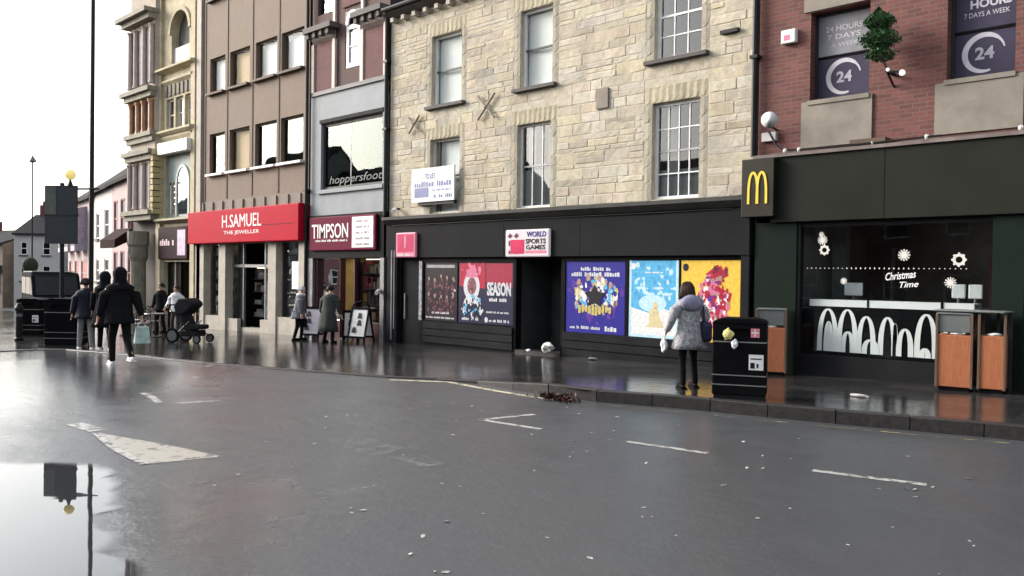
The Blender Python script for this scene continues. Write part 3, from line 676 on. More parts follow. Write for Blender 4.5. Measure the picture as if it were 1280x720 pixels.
q = MB(); ell(q, -1.78, 1.8, .17, .14, -.005); ell(q, -1.75, 1.12, .32, .14, -.005); poly(q, [(-2.1, 1.5), (-1.6, 1.52), (-1.7, 1.66), (-2.0, 1.66)], -.005); q.build('pink_frills', 'p_pink', t_)
q = MB()
for k in range(5): poly(q, [(-2.2+.16*k, 1.32), (-2.08+.16*k, 1.32), (-2.13+.16*k, 1.54)], -.007)
ell(q, -1.95, 1.22, .3, .08, -.007); ell(q, -1.62, .82, .1, .1, -.007); q.build('white_ruff', 'p_snow', t_)
collage(t_, (-1.78, 1.4), (.38, .5), 130, ['p_crimson', 'p_pink', 'p_snow', 'p_red', 'p_crimson', 'p_purple', 'p_face'], .06, -.008, 97); collage(t_, (-1.62, 1.95), (.2, .12), 26, ['p_red', 'p_crimson', 'p_dkrose'], .05, -.007, 98)
q = MB(); ell(q, -2.4, 2.06, .07, .08, -.004, 12); q.build('corner_mark', 'inkblack', t_); q = MB(); scribble(q, -2.4, -1.5, .68, .05, -.004, rr); q.build('small_print', 'inkblack', t_)
# estate agent board
t_ = thing('letting_board', 'white letting board with blue print fixed below the left sash window', 'sign', (-10.1, -.1, 3.78))
box('board', 'white', t_, -11.02, -9.3, -.16, -.11, 3.78, 4.68); box('bracket', 'iron', t_, -10.8, -9.35, -.11, .0, 3.7, 3.79)
M['blueprint'] = mat('faded_blue_print', (.16, .18, .32), .5, .2, 6)
lettering('TO LET', 'blueprint', t_, -10.25, -.163, 4.46, .15, .42, bold=.02)
q = MB(); scribble(q, -10.9, -9.4, 4.25, .15, -.163, rr, word=(5, 8)); scribble(q, -10.15, -9.4, 4.08, .06, -.163, rr); scribble(q, -10.1, -9.36, 3.92, .11, -.163, rr); q.build('small_print', 'blueprint', t_)
MB().rect(-10.9, -10.3, 3.9, 4.16, -.163).build('blue_block', 'blueprint', t_)
t_ = thing('security_camera', 'small white camera on the stone wall above the left end of the shop cornice', 'camera', (-11.75, -.02, 3.55))
MB().tube([(-11.75, 0, 3.66), (-11.75, -.2, 3.66)], .03).build('bracket', 'dkgrey', t_); MB().tube([(-11.75, -.15, 3.64), (-11.6, -.35, 3.56)], .06, 10).build('camera_body', 'white', t_)

def stroke(mb, pts, w, y, th=.004):
    P = [Vector((x, 0, z)) for x, z in pts]; A, B = [], []
    for i, p in enumerate(P):
        d = (P[min(i+1, len(P)-1)]-P[max(i-1, 0)]).normalized(); n_ = Vector((-d.z, 0, d.x))*(w[i] if isinstance(w, list) else w)/2
        A.append(p+n_); B.append(p-n_)
    k = len(P)
    vs = [(q.x, y-th, q.z) for q in A+B]+[(q.x, y, q.z) for q in A+B]
    fs = [(i, i+1, k+i+1, k+i) for i in range(k-1)]+[(i, i+1, 2*k+i+1, 2*k+i) for i in range(k-1)]+[(k+i, k+i+1, 3*k+i+1, 3*k+i) for i in range(k-1)]
    return mb.add(vs, fs)
def arch(xc, hw, z0, z1, n=14):
    return [(xc-hw*math.cos(math.pi*i/n) if True else 0, z0+(z1-z0)*math.sin(math.pi*i/n)**.62) for i in range(n+1)]

# ------------------------------------------------------------------ RED BRICK BUILDING with the restaurant front
BX0, BX1 = -.86, 9.
bk = thing('brick_building', 'red brick building with concrete panels and filmed windows above a dark green restaurant front', 'building', (3.5, 0, 0))
BH = [(.14, 1.2, 5.075, 6.66), (2.44, 3.42, 5.1, 6.66), (4.85, 5.83, 5.1, 6.66), (.14, 1.2, 8.2, 9.7), (2.44, 3.42, 8.2, 9.7), (4.85, 5.83, 8.2, 9.7)]
MB().wall(BX0, BX1, 4.0, 11.6, BH, 0, .32).build('brick_wall', 'brick', bk)
MB().quad((BX0+.001, .001, 9.1), (BX0+.001, 9, 9.1), (BX0+.001, 9, 11.6), (BX0+.001, .001, 11.6)).build('gable_wall', 'brick', bk)
shell(bk, BX0+.004, BX1, 11.5, 9, 'dkgrey'); floors(bk, BX0, BX1, [4.05, 7.4, 10.6], .34)
q = MB()
for a in (.0, 2.28, 4.7):
    q.box(a, a+1.27, -.035, .0, 4.23, 5.06)
    q.box(a+.02, a+1.3, -.03, -.0, 6.68, 6.95); q.box(a+.02, a+1.3, -.03, -.0, 9.72, 9.95)
q.each('concrete_panel', 'concrete', bk)
M['film'] = mat('purple_grey_film', (.05, .045, .075), .5, .15, 2, spec=.1); M['filmlight'] = mat('pale_film', (.24, .24, .26), .6, .35, 1.2, spec=.1)
M['filmwhite'] = mat('white_film_print', (.5, .48, .53), .5)
for i, (a, b_, c, d) in enumerate(BH):
    f = sash(bk, a, b_, c, d, .2, m='dkgrey', fw=.05, midm='black', glass='dark_glass', sill=.02, sillm='concrete')
    if i < 3:
        zm = (c+d)/2; xc = (a+b_)/2
        MB().rect(a+.05, b_-.05, c+.05, zm-.02, .231).build('window_film', 'film', f)
        MB().rect(a+.05, b_-.05, zm+.02, d-.05, .231).build('upper_film', 'filmlight' if i == 0 else 'film', f)
        cz = c+.41; r_ = .29; n_ = 26
        pts = [(xc+r_*math.cos(t), cz+r_*math.sin(t)) for t in [R(12+275*k/n_) for k in range(n_+1)]]
        wd = [.02+.07*math.sin(math.pi*min(1, (n_-k)/n_*1.0+.02))**.7*(1 if k > 3 else .6) for k in range(n_+1)]
        stroke(MB(), pts, wd, .229, .002).build('ring_print', 'filmwhite', f)
        lettering('24', mat('grey_film_print', (.36, .35, .4), .5), f, xc, .229, cz, .2, .28, bold=.03)
        if i == 0:
            lettering('24 HOURS', 'filmwhite', f, xc-.02, .229, zm+.5, .1, .66); lettering('7 DAYS', 'filmwhite', f, xc-.02, .229, zm+.35, .09, .6); lettering('A WEEK', 'filmwhite', f, xc, .229, zm+.2, .08, .5)
        else:
            lettering('24', 'filmwhite', f, xc-.05, .229, zm+.62, .13, .3, bold=.02); lettering('HOURS', 'filmwhite', f, xc+.08, .229, zm+.43, .14, .6, bold=.03); lettering('7 DAYS A WEEK', 'filmwhite', f, xc+.02, .229, zm+.26, .08, .66)
# olive fascia in panels, strip above it, green pilaster, glass front
q = MB()
for a, b_ in ((-.5, 1.545), (1.555, 4.2), (4.21, 9)): q.box(a, b_, -.15, .3, 2.9, 4.08)
q.each('fascia', 'olive', bk)
MB().box(-.86, 9, -.2, .0, 4.09, 4.15).build('fascia_cap', mat('worn_metal_cap', (.16, .13, .12), .5, .4, 3), bk)
q = MB()
for x in (-.25, .02, 1.33, 2.2, 3.55): q.ball((x, -.12, 4.2), .045, 8, 6)
q.each('cable_clip', 'offwhite', bk)
MB().tube([(-.6, -.1, 4.6), (-.45, -.12, 4.35), (-.3, -.12, 4.22), (.1, -.14, 4.19), (.9, -.14, 4.18), (2.4, -.14, 4.2)], .018, 6).build('cable', 'iron', bk)
MB().box(.95, 1.55, -.16, -.0, 4.2, 4.27).build('cable_tray', 'brownfin', bk)
MB().box(-.85, -.03, -.06, .25, -.6, 2.9).each('pilaster', 'green', bk)
q = MB(); q.box(3.18, 3.62, -.06, .25, -.6, 2.9).box(6.6, 7.1, -.06, .25, -.6, 2.9).each('pilaster', 'green', bk)
q = MB(); q.box(-.03, .03, -.03, .12, -.6, 2.9).box(.03, 3.18, -.0, .12, 2.8, 2.9).box(.03, 3.18, .0, .14, -.6, .5)
q.box(3.62, 6.6, 0, .14, 2.8, 2.9).box(3.62, 6.6, 0, .14, -.6, .3).box(7.1, 9, 0, .14, -.6, 2.9).build('shopfront_frame', 'charcoal', bk)
g_ = MB(); g_.rect(.03, 3.18, .5, 2.8, .03).rect(3.62, 6.6, .3, 2.8, .03); g_.each('shop_window', 'dark_glass', bk)
q = MB().rect(.03, 3.18, .5, 1.34, .1).build('lower_panel', 'black', bk)
AR = [(290, 372, 138, 300, 30), (318, 352, 190, 296, 22), (372, 452, 138, 302, 30), (388, 440, 228, 306, 24), (452, 522, 163, 306, 28), (474, 536, 255, 316, 22), (536, 602, 163, 318, 26), (590, 606, 185, 250, 8), (606, 664, 205, 328, 30), (672, 750, 145, 330, 30), (690, 726, 276, 332, 18), (766, 850, 150, 334, 30), (786, 832, 252, 336, 22)]
q = MB()
fx = lambda u: .1+(u-250)/3*.01315+.06
for i, (a, b_, t0, t1, w) in enumerate(AR):
    x0, x1 = fx(a), fx(b_); hw = (x1-x0)/2-.03; n_ = 16
    zt = 1.32-(t0-138)/160*.7; xc = (x0+x1)/2; z0 = .57
    pts = [(xc-hw*math.cos(math.pi*k/n_), z0+(zt-z0)*math.sin(math.pi*k/n_)**.7) for k in range(n_+1)]
    ww = [.03+.06*abs(math.cos(math.pi*k/n_)) for k in range(n_+1)]
    stroke(q, pts, ww, .096-.003*(i % 3), .002)
q.build('arch_graphics', mat('white_vinyl', (.86, .86, .84), .5, .05, 2), bk)
box('counter', mat('white_counter', (.86, .85, .84), .4, .05, 2), bk, .14, 2.88, .16, .55, 1.37, 1.49)
q = MB().box(1.18, 1.21, .15, .158, 1.36, 1.5).box(2.38, 2.42, .15, .158, 1.36, 1.5).each('counter_joint', 'black', bk)
q = MB()
for (x, z, r_, k) in ((.42, 2.56, .09, 1), (.46, 2.38, .085, 0), (1.83, 2.28, .1, 1), (2.68, 2.2, .1, 0), (.82, 1.83, .06, 1), (2.56, 1.83, .09, 1), (.4, 2.66, .05, 1)):
    if k:
        for j in range(6):
            t = j*math.pi/6; stroke(q, [(x-r_*math.cos(t), z-r_*math.sin(t)), (x+r_*math.cos(t), z+r_*math.sin(t))], r_*.22, .022-.0005*j, .0003)
        ell(q, x, z, r_*.5, r_*.5, .0185, 10)
    else:
        n_ = 16; stroke(q, [(x+r_*.75*math.cos(2*math.pi*j/n_), z+r_*.75*math.sin(2*math.pi*j/n_)) for j in range(n_+1)], r_*.45, .022, .001)
        for j in range(8): t = 2*math.pi*j/8; stroke(q, [(x+r_*.7*math.cos(t), z+r_*.7*math.sin(t)), (x+r_*1.15*math.cos(t), z+r_*1.15*math.sin(t))], r_*.3, .02, .0005)
dl = MB()
for j in range(34): ell(dl, .15+j*.08, 2.055, .012, .016 if 8 < j < 24 else .008, .022, 6)
q.build('snowflake_print', 'offwhite', bk); dl.build('dotted_line', 'offwhite', bk)
lettering('Christmas', 'white', bk, 1.78, .022, 1.94, .13, .5, shear=.35, bold=.012, rot=.12); lettering('Time', 'white', bk, 1.92, .022, 1.79, .1, .3, shear=.35, bold=.012, rot=.08)
# room behind the glass
q = MB(); q.rect(-.03, 9, -.3, 3.1, 6).quad((0, .2, 3.06), (9, .2, 3.06), (9, 6, 3.06), (0, 6, 3.06)).quad((-.02, .2, .1), (-.02, 6, .1), (-.02, 6, 3), (-.02, .2, 3)).box(0, 9, .2, 6, -.1, .12); q.build('dining_room', 'interior', bk)
M['lamp'] = mat('ceiling_lamp', (1, .95, .85), .5, .0, 1, emit=3.)
for (x, y_, w) in ((2.2, 2.2, .3), (2.9, 2.0, .34), (3.0, 3.4, .14), (1.55, 3.6, .1), (.9, 4.4, .1)):
    MB().lathe([(w*.5, 0), (w*.5, .03)], (x, y_, 3.02), 12).build('ceiling_lamp', 'lamp', bk)
MB().box(2.55, 3.6, 2.2, 2.3, .1, 2.3).build('menu_partition', mat('maroon_partition', (.14, .05, .05), .5), bk)
q = MB().box(2.65, 3.3, 2.17, 2.195, 1.75, 1.8).box(2.65, 3.3, 2.17, 2.195, 1.5, 1.54).each('partition_rail', 'steel', bk)
q = MB().box(.1, .35, 1.2, 1.4, .1, 2.9).build('inner_column', mat('green_grey_column', (.12, .14, .13), .5), bk)
MB().box(.72, .77, 2.5, 2.6, .1, 2.5).build('screen_post', 'steel', bk)
for lab, x, w in (('white rounded bar chair behind the left end of the restaurant counter', .68, .34), ('white rounded bar chair nearest the counter right end, left of a pair', 2.46, .22), ('white rounded bar chair nearest the counter right end, right of a pair', 2.72, .22)):
    t_ = thing('bar_chair', lab, 'chair', (x, .8, .12), group='white chairs along the restaurant counter')
    box('backrest', 'white', t_, x-w/2, x+w/2, .78, .82, 1.56, 1.8, bevel=.02); MB().tube([(x, .8, .15), (x, .8, 1.57)], .025).lathe([(.18, 0), (.18, .02)], (x, .8, .13)).build('stem', 'steel', t_)
    MB().lathe([(.17, 0), (.18, .03), (.17, .05)], (x, .7, .85)).build('seat', 'white', t_)
# arches sign
t_ = thing('arches_sign', 'square black projecting sign with narrow yellow double arches', 'sign', (-.85, -.2, 3.0))
box('board', mat('black_brown_sign', (.016, .013, .008), .4), t_, -1.02, -.37, -.31, -.16, 3.0, 4.08, bevel=.01)
q = MB()
for s_ in (-1, 1):
    n_ = 18; c = -.69+s_*.088
    pts = [(c-.092*math.cos(math.pi*k/n_), 3.24+.58*math.sin(math.pi*k/n_)**.55) for k in range(n_+1)]
    stroke(q, pts, .045, -.312-.002*(s_+1), .012)
q.build('arches', mat('lit_yellow', (.6, .42, .05), .4, .05, emit=.12), t_)
# bits fixed to the brickwork
t_ = thing('alarm_box', 'small white alarm box high on the red brick wall', 'alarm box', (-.23, -.05, 6.15)); box('cover', 'white', t_, -.38, -.1, -.12, -.0, 6.17, 6.42, bevel=.02); MB().rect(-.32, -.2, 6.22, 6.32, -.123).build('emblem', 'pink', t_)
t_ = thing('satellite_dish', 'small round white dish on a bracket beside the drainpipe', 'dish', (-.48, -.1, 4.5))
MB().lathe([(.02, 0), (.1, .02), (.15, .06)], n=16).build('dish', 'white', t_, smooth=True, world=False)
o = t_.children[0]; o.rotation_euler = (R(100), 0, R(25)); o.location = (0, -.2, .27)
MB().tube([(-.48, 0, 4.62), (-.48, -.25, 4.66), (-.48, -.3, 4.75)], .02).build('bracket', 'iron', t_); box('cable_box', mat('grey_plastic', (.4, .38, .38), .5), t_, -.74, -.46, -.1, -.0, 4.42, 4.58)
# Christmas tree on a wall bracket
def foliage(n_, fn, size, seed):
    r_ = random.Random(seed); mb = MB()
    for _ in range(n_):
        p = Vector(fn(r_)); a = Vector((r_.gauss(0, 1), r_.gauss(0, 1), r_.gauss(0, 1))).normalized(); b_ = a.orthogonal().normalized(); s_ = size*r_.uniform(.6, 1.4)
        mb.add([p-a*s_, p+b_*s_*.35, p+a*s_, p-b_*s_*.35], [(0, 1, 2, 3)])
    return mb
M['fir'] = mat('fir_needles', (.035, .085, .03), .7, .5, 14)
t_ = thing('wall_christmas_tree', 'small dark green fir tree leaning out from a bracket on the brick wall', 'christmas tree', (1.5, -.1, 5.4))
def firpt(r_):
    h = r_.random()**.8; lump = .75+.4*math.sin(h*17+r_.random()*2); rad = .33*max(0, 1-h**2.2)**.5*lump*(.55+.45*min(1, h*5))*math.sqrt(r_.random()); a = r_.uniform(0, 6.28)
    return (1.56-.05*h+rad*math.cos(a), -.45+rad*math.sin(a), 5.5+.85*h)
foliage(4200, firpt, .036, 4).build('crown', 'fir', t_); MB().tube([(1.62, -.3, 5.3), (1.52, -.45, 5.7), (1.5, -.46, 6.4)], [.03, .025, .01]).build('trunk', 'brownfin', t_)
MB().tube([(1.62, 0, 5.32), (1.62, -.34, 5.32)], .03).tube([(1.62, 0, 5.12), (1.62, -.3, 5.3)], .02).tube([(1.62, -.3, 5.32), (1.86, -.36, 5.27)], .02).build('bracket', 'iron', t_)
MB().ball((1.88, -.37, 5.25), .05).ball((1.66, -.4, 5.33), .03).build('lamp', mat('white_lamp', (.85, .8, .75), .4, emit=.3), t_)

# ------------------------------------------------------------------ RED AND GREY BUILDING (shoe repair shop)
TX0, TX1 = -16.3, -12.3
tb = thing('grey_fronted_building', 'narrow building with grey rendered first floor, red brick panels above and a maroon shop sign', 'building', (-14.3, 0, -.2))
W1 = (-15.72, -12.55, 4.42, 6.48)
MB().wall(TX0, TX1, 3.62, 7.46, [W1], 0, .3).build('render_wall', 'grey', tb)
MB().wall(TX0, TX1, 7.46, 11.8, [(-14.5, -13.76, 8.0, 9.72), (-16.0, -15.1, 9.9, 11.2), (-13.4, -12.5, 9.9, 11.2)], .03, .3).build('brick_wall', mat('dark_brown_brick', (.1, .06, .055), .8, .3, 3), tb)
q = MB(); q.box(-15.98, -15.08, -.02, .029, 7.5, 9.0).box(-13.42, -12.5, -.02, .029, 7.5, 8.95).box(-14.6, -13.65, -.02, .029, 9.85, 11.5).each('brick_panel', 'brick2', tb)
q = MB()
for x in (-16.16, -15.0, -13.55, -12.42): q.box(x-.075, x+.075, -.06, .028, 7.5, 9.0)
for x in (-15.0, -13.55): q.box(x-.06, x+.06, -.05, .028, 9.3, 11.6)
q.each('stone_strip', mat('pale_pink_stone', (.6, .5, .46), .7, .15), tb)
q = MB()
for a, b_ in ((-16.1, -15.0), (-13.55, -12.4)):
    q.prismx([(.02, 8.98), (-.12, 9.08), (-.2, 9.3), (.02, 9.3)], a, b_)
q.each('corbel', mat('weathered_corbel', (.42, .35, .32), .8, .3, 5), tb)
q = MB()
for a, b_ in ((-16.3, -14.8), (-13.75, -12.3)):
    q.box(a, b_, -.34, .02, 9.3, 9.46)
    for k in range(4): q.box(a+.1+k*.36, a+.24+k*.36, -.28, -.02, 9.14, 9.299)
q.box(TX0, TX1, -.3, .3, 11.65, 11.85); q.each('cornice', 'stone_sill', tb)
MB().box(TX0, TX1, -.06, .0, 7.38, 7.5).build('string_course', 'dkgrey', tb)
f = sash(tb, -14.48, -13.78, 8.02, 9.3, .05, m='white', fw=.14, mid=True, midm='white', glass='dark_glass')
q = MB(); n_ = 12
stroke(q, [(-14.13-.28*math.cos(math.pi*k/n_), 9.3+.36*math.sin(math.pi*k/n_)) for k in range(n_+1)], .13, .06, .05); q.build('arched_head', 'white', f)
MB().archfill(-14.5, -13.76, 9.34, .028, .06, 10).build('arch_spandrel', 'dkgrey', tb)
for a, b_ in ((-16.0, -15.1), (-13.4, -12.5)): sash(tb, a, b_, 9.9, 11.2, .12, m='dkgrey')
shell(tb, TX0+.004, TX1-.004, 11.7, 9, 'dkgrey'); floors(tb, TX0, TX1, [3.4, 7.2, 10.9])
f = sash(tb, *W1, .1, m='dkgrey', fw=.09, mid=False, glass='mirror_glass')
q = MB().box(-14.3, -14.27, .13, .15, 4.5, 6.4).build('mullion', 'steel', f)
lettering('hoppersfoot', mat('pale_window_print', (.2, .21, .2), .6, spec=.1), f, -14.05, .115, 4.68, .32, 2.7, shear=.25)
MB().box(W1[0]-.1, W1[1]+.1, -.08, .1, 4.3, 4.415).build('sill', 'grey', f)
MB().box(W1[0]-.05, W1[1]+.05, -.03, .1, 6.49, 6.6).build('blind_box', 'black', f)
MB().box(-16.26, -12.32, -.1, .28, 2.3, 3.62).each('fascia', 'black', tb)
MB().wall(TX0, TX1, -1, 2.3, [(-15.85, -14.62, .4, 2.28), (-14.6, -13.9, -.6, 2.28), (-13.85, -12.55, .4, 2.28)], 0, .2).build('shopfront', mat('dark_maroon_frame', (.05, .014, .02), .4), tb)
q = MB(); q.rect(-15.85, -14.62, .4, 2.28, .12).rect(-13.85, -12.55, .4, 2.28, .12).each('shop_window', 'dark_glass', tb)
MB().box(TX0+.02, -16.0, -.09, .0, -.6, 2.3).box(-12.5, TX1-.02, -.09, 0, -.6, 2.3).each('pilaster', 'steel', tb)
cols_ = [(.5, .5, .55), (.1, .1, .35), (.3, .28, .5), (.55, .5, .4), (.4, .08, .1), (.6, .6, .6), (.12, .1, .1), (.5, .3, .12)]
SM = [mat('stock_colour', c, .5, .2, 8) for c in cols_]
def stockroom(root, x0, x1, z0, z1, y, n_, seed, back, mats, lamp=None):
    r_ = random.Random(seed); MB().rect(x0, x1, z0, z1, y+.5).build('display_back', back, root)
    sh = MB(); nz = max(2, int((z1-z0)/.4))
    groups = [MB() for _ in mats]
    for k in range(nz):
        z = z0+.05+k*(z1-z0)/nz; sh.box(x0, x1, y+.1, y+.46, z-.03, z)
        x = x0+.03
        while x < x1-.06:
            w = r_.uniform(.05, .2); h = r_.uniform(.1, .33*(z1-z0)/nz/.4); 
            groups[r_.randrange(len(mats))].box(x, min(x+w, x1-.01), y+.14+.02*r_.random(), y+.38, z+.002, z+h); x += w+r_.uniform(.01, .08)
    sh.each('shelf', 'steel', root)
    for g, mm in zip(groups, mats):
        if g.v: g.build('shop_stock', mm, root)['kind'] = 'stuff'
    if lamp: MB().box(x0+.1, x1-.1, y+.2, y+.26, z1-.03, z1-.005).build('strip_lamp', lamp, root)
M['striplamp'] = mat('warm_strip_lamp', (1, .85, .65), .5, 0, 1, emit=1.)
stockroom(tb, -15.85, -14.62, .4, 2.28, .14, 3, 1, mat('blue_white_display', (.4, .4, .52), .6, .2), [SM[0], SM[1], SM[2], SM[5]], 'striplamp')
stockroom(tb, -13.85, -12.55, .4, 2.28, .14, 3, 2, mat('brown_display', (.16, .07, .06), .6, .3), [SM[4], SM[3], SM[7], SM[6]], 'striplamp')
q = MB(); q.rect(-14.6, -13.9, -.3, 2.28, 1.6).quad((-14.6, .2, -.3), (-14.6, 1.6, -.3), (-14.6, 1.6, 2.28), (-14.6, .2, 2.28)).quad((-13.9, .2, -.3), (-13.9, 1.6, -.3), (-13.9, 1.6, 2.28), (-13.9, .2, 2.28)).build('shop_interior', mat('warm_yellow_wall', (.5, .38, .17), .7, .25), tb)
MB().box(-14.5, -14.0, .5, .9, 2.2, 2.25).build('strip_lamp', 'striplamp', tb)
MB().box(-14.4, -14.05, 1.5, 1.58, .5, 1.7).build('shop_stock', SM[6], tb)
MB().tube([(-12.5, -.1, 1.35), (-12.3, -.35, 1.3)], .06).build('door_lamp', 'offwhite', tb)
MB().box(-14.6, -13.9, -.05, .5, -.6, -.12).build('door_step', 'kerb', tb)
t_ = panel_sign('shop_sign', 'maroon shop sign with white serif style letters and a white panel of service lines', -16.05, -12.6, 2.52, 3.56, -.105, .08, 'maroon')
y = -.188
lettering('TIMPSON', 'white', t_, -14.92, y, 3.12, .44, 1.95, bold=.008)
q = MB(); scribble(q, -15.7, -13.95, 2.83, .07, y, rr); q.build('small_print', 'offwhite', t_)
box('white_panel', 'white', t_, -13.74, -12.7, -.195, -.186, 2.6, 3.5)
q = MB()
for k in range(5): scribble(q, -13.55, -12.85, 3.38-k*.17, .08, -.198, rr)
q.build('service_lines', mat('pinkish_grey_print', (.3, .22, .26), .5), t_)
tag(MB().tube([(-16.35, -.12, -.1), (-16.35, -.12, 11)], .05, 8).box(-16.42, -16.28, -.2, 0, 4.4, 4.48).build('drainpipe', 'iron'), 'black drainpipe between the brown office block and the grey fronted building', 'drainpipe')

# ------------------------------------------------------------------ BROWN OFFICE BLOCK (jeweller)
HX0, HX1 = -24.0, -16.4
hb = thing('brown_office_block', 'brown concrete office block with bands of square windows above a red jeweller sign', 'building', (-20, 0, -.3))
cx_ = [(-23.2, -22.02), (-21.66, -20.22), (-19.82, -18.4), (-18.12, -16.74)]
HH = [(a, b_, z0, z1) for z0, z1 in ((5.45, 6.95), (8.45, 9.75), (11.9, 13.2)) for a, b_ in cx_]
MB().wall(HX0, HX1, 4.0, 14.2, HH, 0, .25).build('clad_wall', 'brownclad', hb)
q = MB()
for x in (-23.55, -21.84, -20.02, -18.26, -16.52): q.box(x-.045, x+.045, -.022, -.0, 4.5, 14.2)
q.each('cladding_fin', 'brownfin', hb)
MB().box(HX0-.1, HX0+.26, -.1, 0, -.5, 14.2).build('party_wall_strip', 'cream', hb)
q = MB().box(HX0, HX1, -.04, -.0, 4.02, 4.42)
for k in range(10): q.box(HX0+.4+k*.75, HX0+.5+k*.75, -.09, -.04, 4.02, 4.4)
q.build('base_band', 'concrete', hb)
blinds = ['blind', 'peach', 'blind', 'blind', None, 'peach', None, None, 'blind', 'peach', 'blind', None]
seq = HH[4:8]+HH[0:4]+HH[8:12]
for (a, b_, c, d), bl in zip(seq, blinds):
    f = sash(hb, a, b_, c, d, .1, m='brownfin', fw=.06, mid=False, blind=bl, glass={'blind': 'shade_glass', 'peach': 'shade_glass', None: 'mirror_glass'}[bl], sill=.05, sillm='white' if c < 7 else 'brownfin')
    pass
shell(hb, HX0+.004, HX1-.004, 14, 9, 'dkgrey'); floors(hb, HX0, HX1, [3.9, 7.7, 11.])
MB().wall(HX0, HX1, -1, 4.0, [(-23.35, -22.25, .2, 2.84), (-21.7, -18.72, -.6, 2.84), (-18.2, -16.85, .35, 2.84)], .12, .1).build('shopfront', 'cream', hb)
q = MB()
for a, b_ in ((-24.02, -23.42), (-22.22, -21.72), (-18.7, -18.2), (-16.8, -16.44)): q.box(a, b_, -.1, .118, -.7, 2.86)
q.each('pilaster', 'cream', hb)
q = MB(); q.box(-23.42, -22.22, -.05, .118, -.7, .2).box(-18.2, -16.8, -.05, .118, -.7, .35).box(-21.72, -20.95, -.02, .118, -.7, .15).box(-19.35, -18.7, -.02, .118, -.7, .2).each('stall_riser', 'cream', hb)
q = MB(); q.rect(-23.35, -22.25, .2, 2.84, .15).rect(-18.2, -16.85, .35, 2.84, .15).rect(-21.7, -20.9, .15, 2.84, .2).rect(-19.35, -18.72, .2, 2.84, .2).each('shop_window', 'dark_glass', hb)
q = MB(); q.box(-21.7, -18.72, .17, .26, 2.0, 2.1).box(-20.92, -20.86, .17, .26, -.3, 2.84).box(-19.4, -19.34, .17, .26, -.3, 2.84).each('door_frame', 'steel', hb)
M['jewel_back'] = mat('shop_back_wall', (.24, .22, .18), .6, .4, 3)
stockroom(hb, -23.35, -22.25, .2, 2.84, .2, 4, 5, 'jewel_back', [SM[0], SM[5], SM[3]], 'striplamp')
stockroom(hb, -18.2, -16.85, .35, 2.84, .2, 4, 6, mat('dim_display', (.13, .11, .1), .6, .4), [SM[0], SM[5], SM[3], SM[6]], None)
stockroom(hb, -21.7, -20.95, .15, 2.0, .9, 4, 7, 'jewel_back', [SM[0], SM[6], SM[3]], 'striplamp')
stockroom(hb, -19.3, -18.72, .15, 2.0, .9, 4, 8, 'jewel_back', [SM[6], SM[5], SM[3]], 'striplamp')
q = MB().rect(-22, -18, -.4, 3.9, 3.0).build('shop_interior', 'jewel_back', hb)
q = MB()
r_ = random.Random(9)
for k in range(14): 
    x = r_.uniform(-21, -19.2); z = r_.uniform(.1, 1.5); q.box(x, x+.2, 2, 2.4, z, z+r_.uniform(.2, .5))
q.build('shop_stock', SM[5], hb)
for x in (-20.9, -20.1, -19.4): MB().lathe([(.1, 0), (.1, .02)], (x, 1.6, 2.6), 10).build('ceiling_lamp', 'lamp', hb)
MB().box(-20.86, -19.4, .1, .5, -.6, -.14).build('door_step', 'cream', hb)
MB().box(-17.35, -16.85, -.0, .1, 1.3, 2.2).build('white_notice', 'white', hb)
t_ = panel_sign('shop_sign', 'long bright red sign with white lettering above the jeweller shop', -24.25, -16.42, 2.86, 4.05, .1, .45, 'red')
lettering('H.SAMUEL', 'white', t_, -20.1, -.352, 3.62, .45, 2.75); lettering('THE JEWELLER', 'white', t_, -20.1, -.352, 3.2, .16, 2.5)
q = MB().rect(-18.9, -16.7, 3.4, 3.43, -.353).build('panel_joint', 'maroon', t_)

# ------------------------------------------------------------------ ORNATE STONE BUILDING
OX0, OX1 = -30.6, -24.12
ob = thing('ornate_building', 'tall ornate carved yellow stone building with arched window and columned bay', 'building', (-27.3, 0, -.4))
OH = [(-26.55, -24.95, 10.0, 12.1), (-27.0, -26.3, 7.5, 8.75), (-26.15, -25.45, 7.5, 8.75), (-25.3, -24.62, 7.5, 8.75), (-27.05, -24.6, 3.95, 6.5), (-27.2, -24.5, -.8, 2.2)]
MB().wall(-28.0, OX1, -1.2, 16, OH, 0, .35).build('stone_wall', 'yellowstone', ob)
MB().archfill(-26.55, -24.95, 11.3, .002, .34, 12).build('arch_head', 'yellowstone', ob)
stroke(MB(), [(-25.75-.9*math.cos(math.pi*k/12), 11.3+.9*math.sin(math.pi*k/12)) for k in range(13)], .16, -.0, .07).build('arch_moulding', 'yellowstone', ob)
MB().rect(-26.6, -24.9, 10, 12.2, .3).build('arched_pane', 'interior', ob); 
q = MB(); q.box(-26.5, -25.0, .1, .2, 10.02, 10.75)
q.build('balcony_rail', mat('pale_balustrade', (.6, .57, .58), .7), ob)
q = MB()
for z, d, x0, x1 in ((9.75, .3, -27.6, -24.2), (9.3, .12, -27.2, -24.4), (7.25, .28, -27.5, -24.3), (7.05, .12, -27.3, -24.4), (12.9, .3, -27.6, -24.2), (3.72, .3, -27.5, -24.15)):
    q.prismx([(0, z), (-d, z+.12), (-d, z+.2), (0, z+.24)], x0, x1)
for x in (-27.45, -24.38): q.box(x-.17, x+.17, -.12, -.0, -.6, 15.5)
q.each('cornice', 'yellowstone', ob)
q = MB()
for k in range(7): q.box(-27.05+k*.37, -26.85+k*.37, -.06, -.002, 8.85, 9.28)
q.each('frieze_block', 'concrete', ob)
for h in OH[1:4]: sash(ob, *h, .12, m='offwhite', fw=.08, mid=True, blind='blind')
q = MB().box(-27.15, -24.5, -.3, -.02, 6.5, 6.95).build('blind_box', 'white', ob)
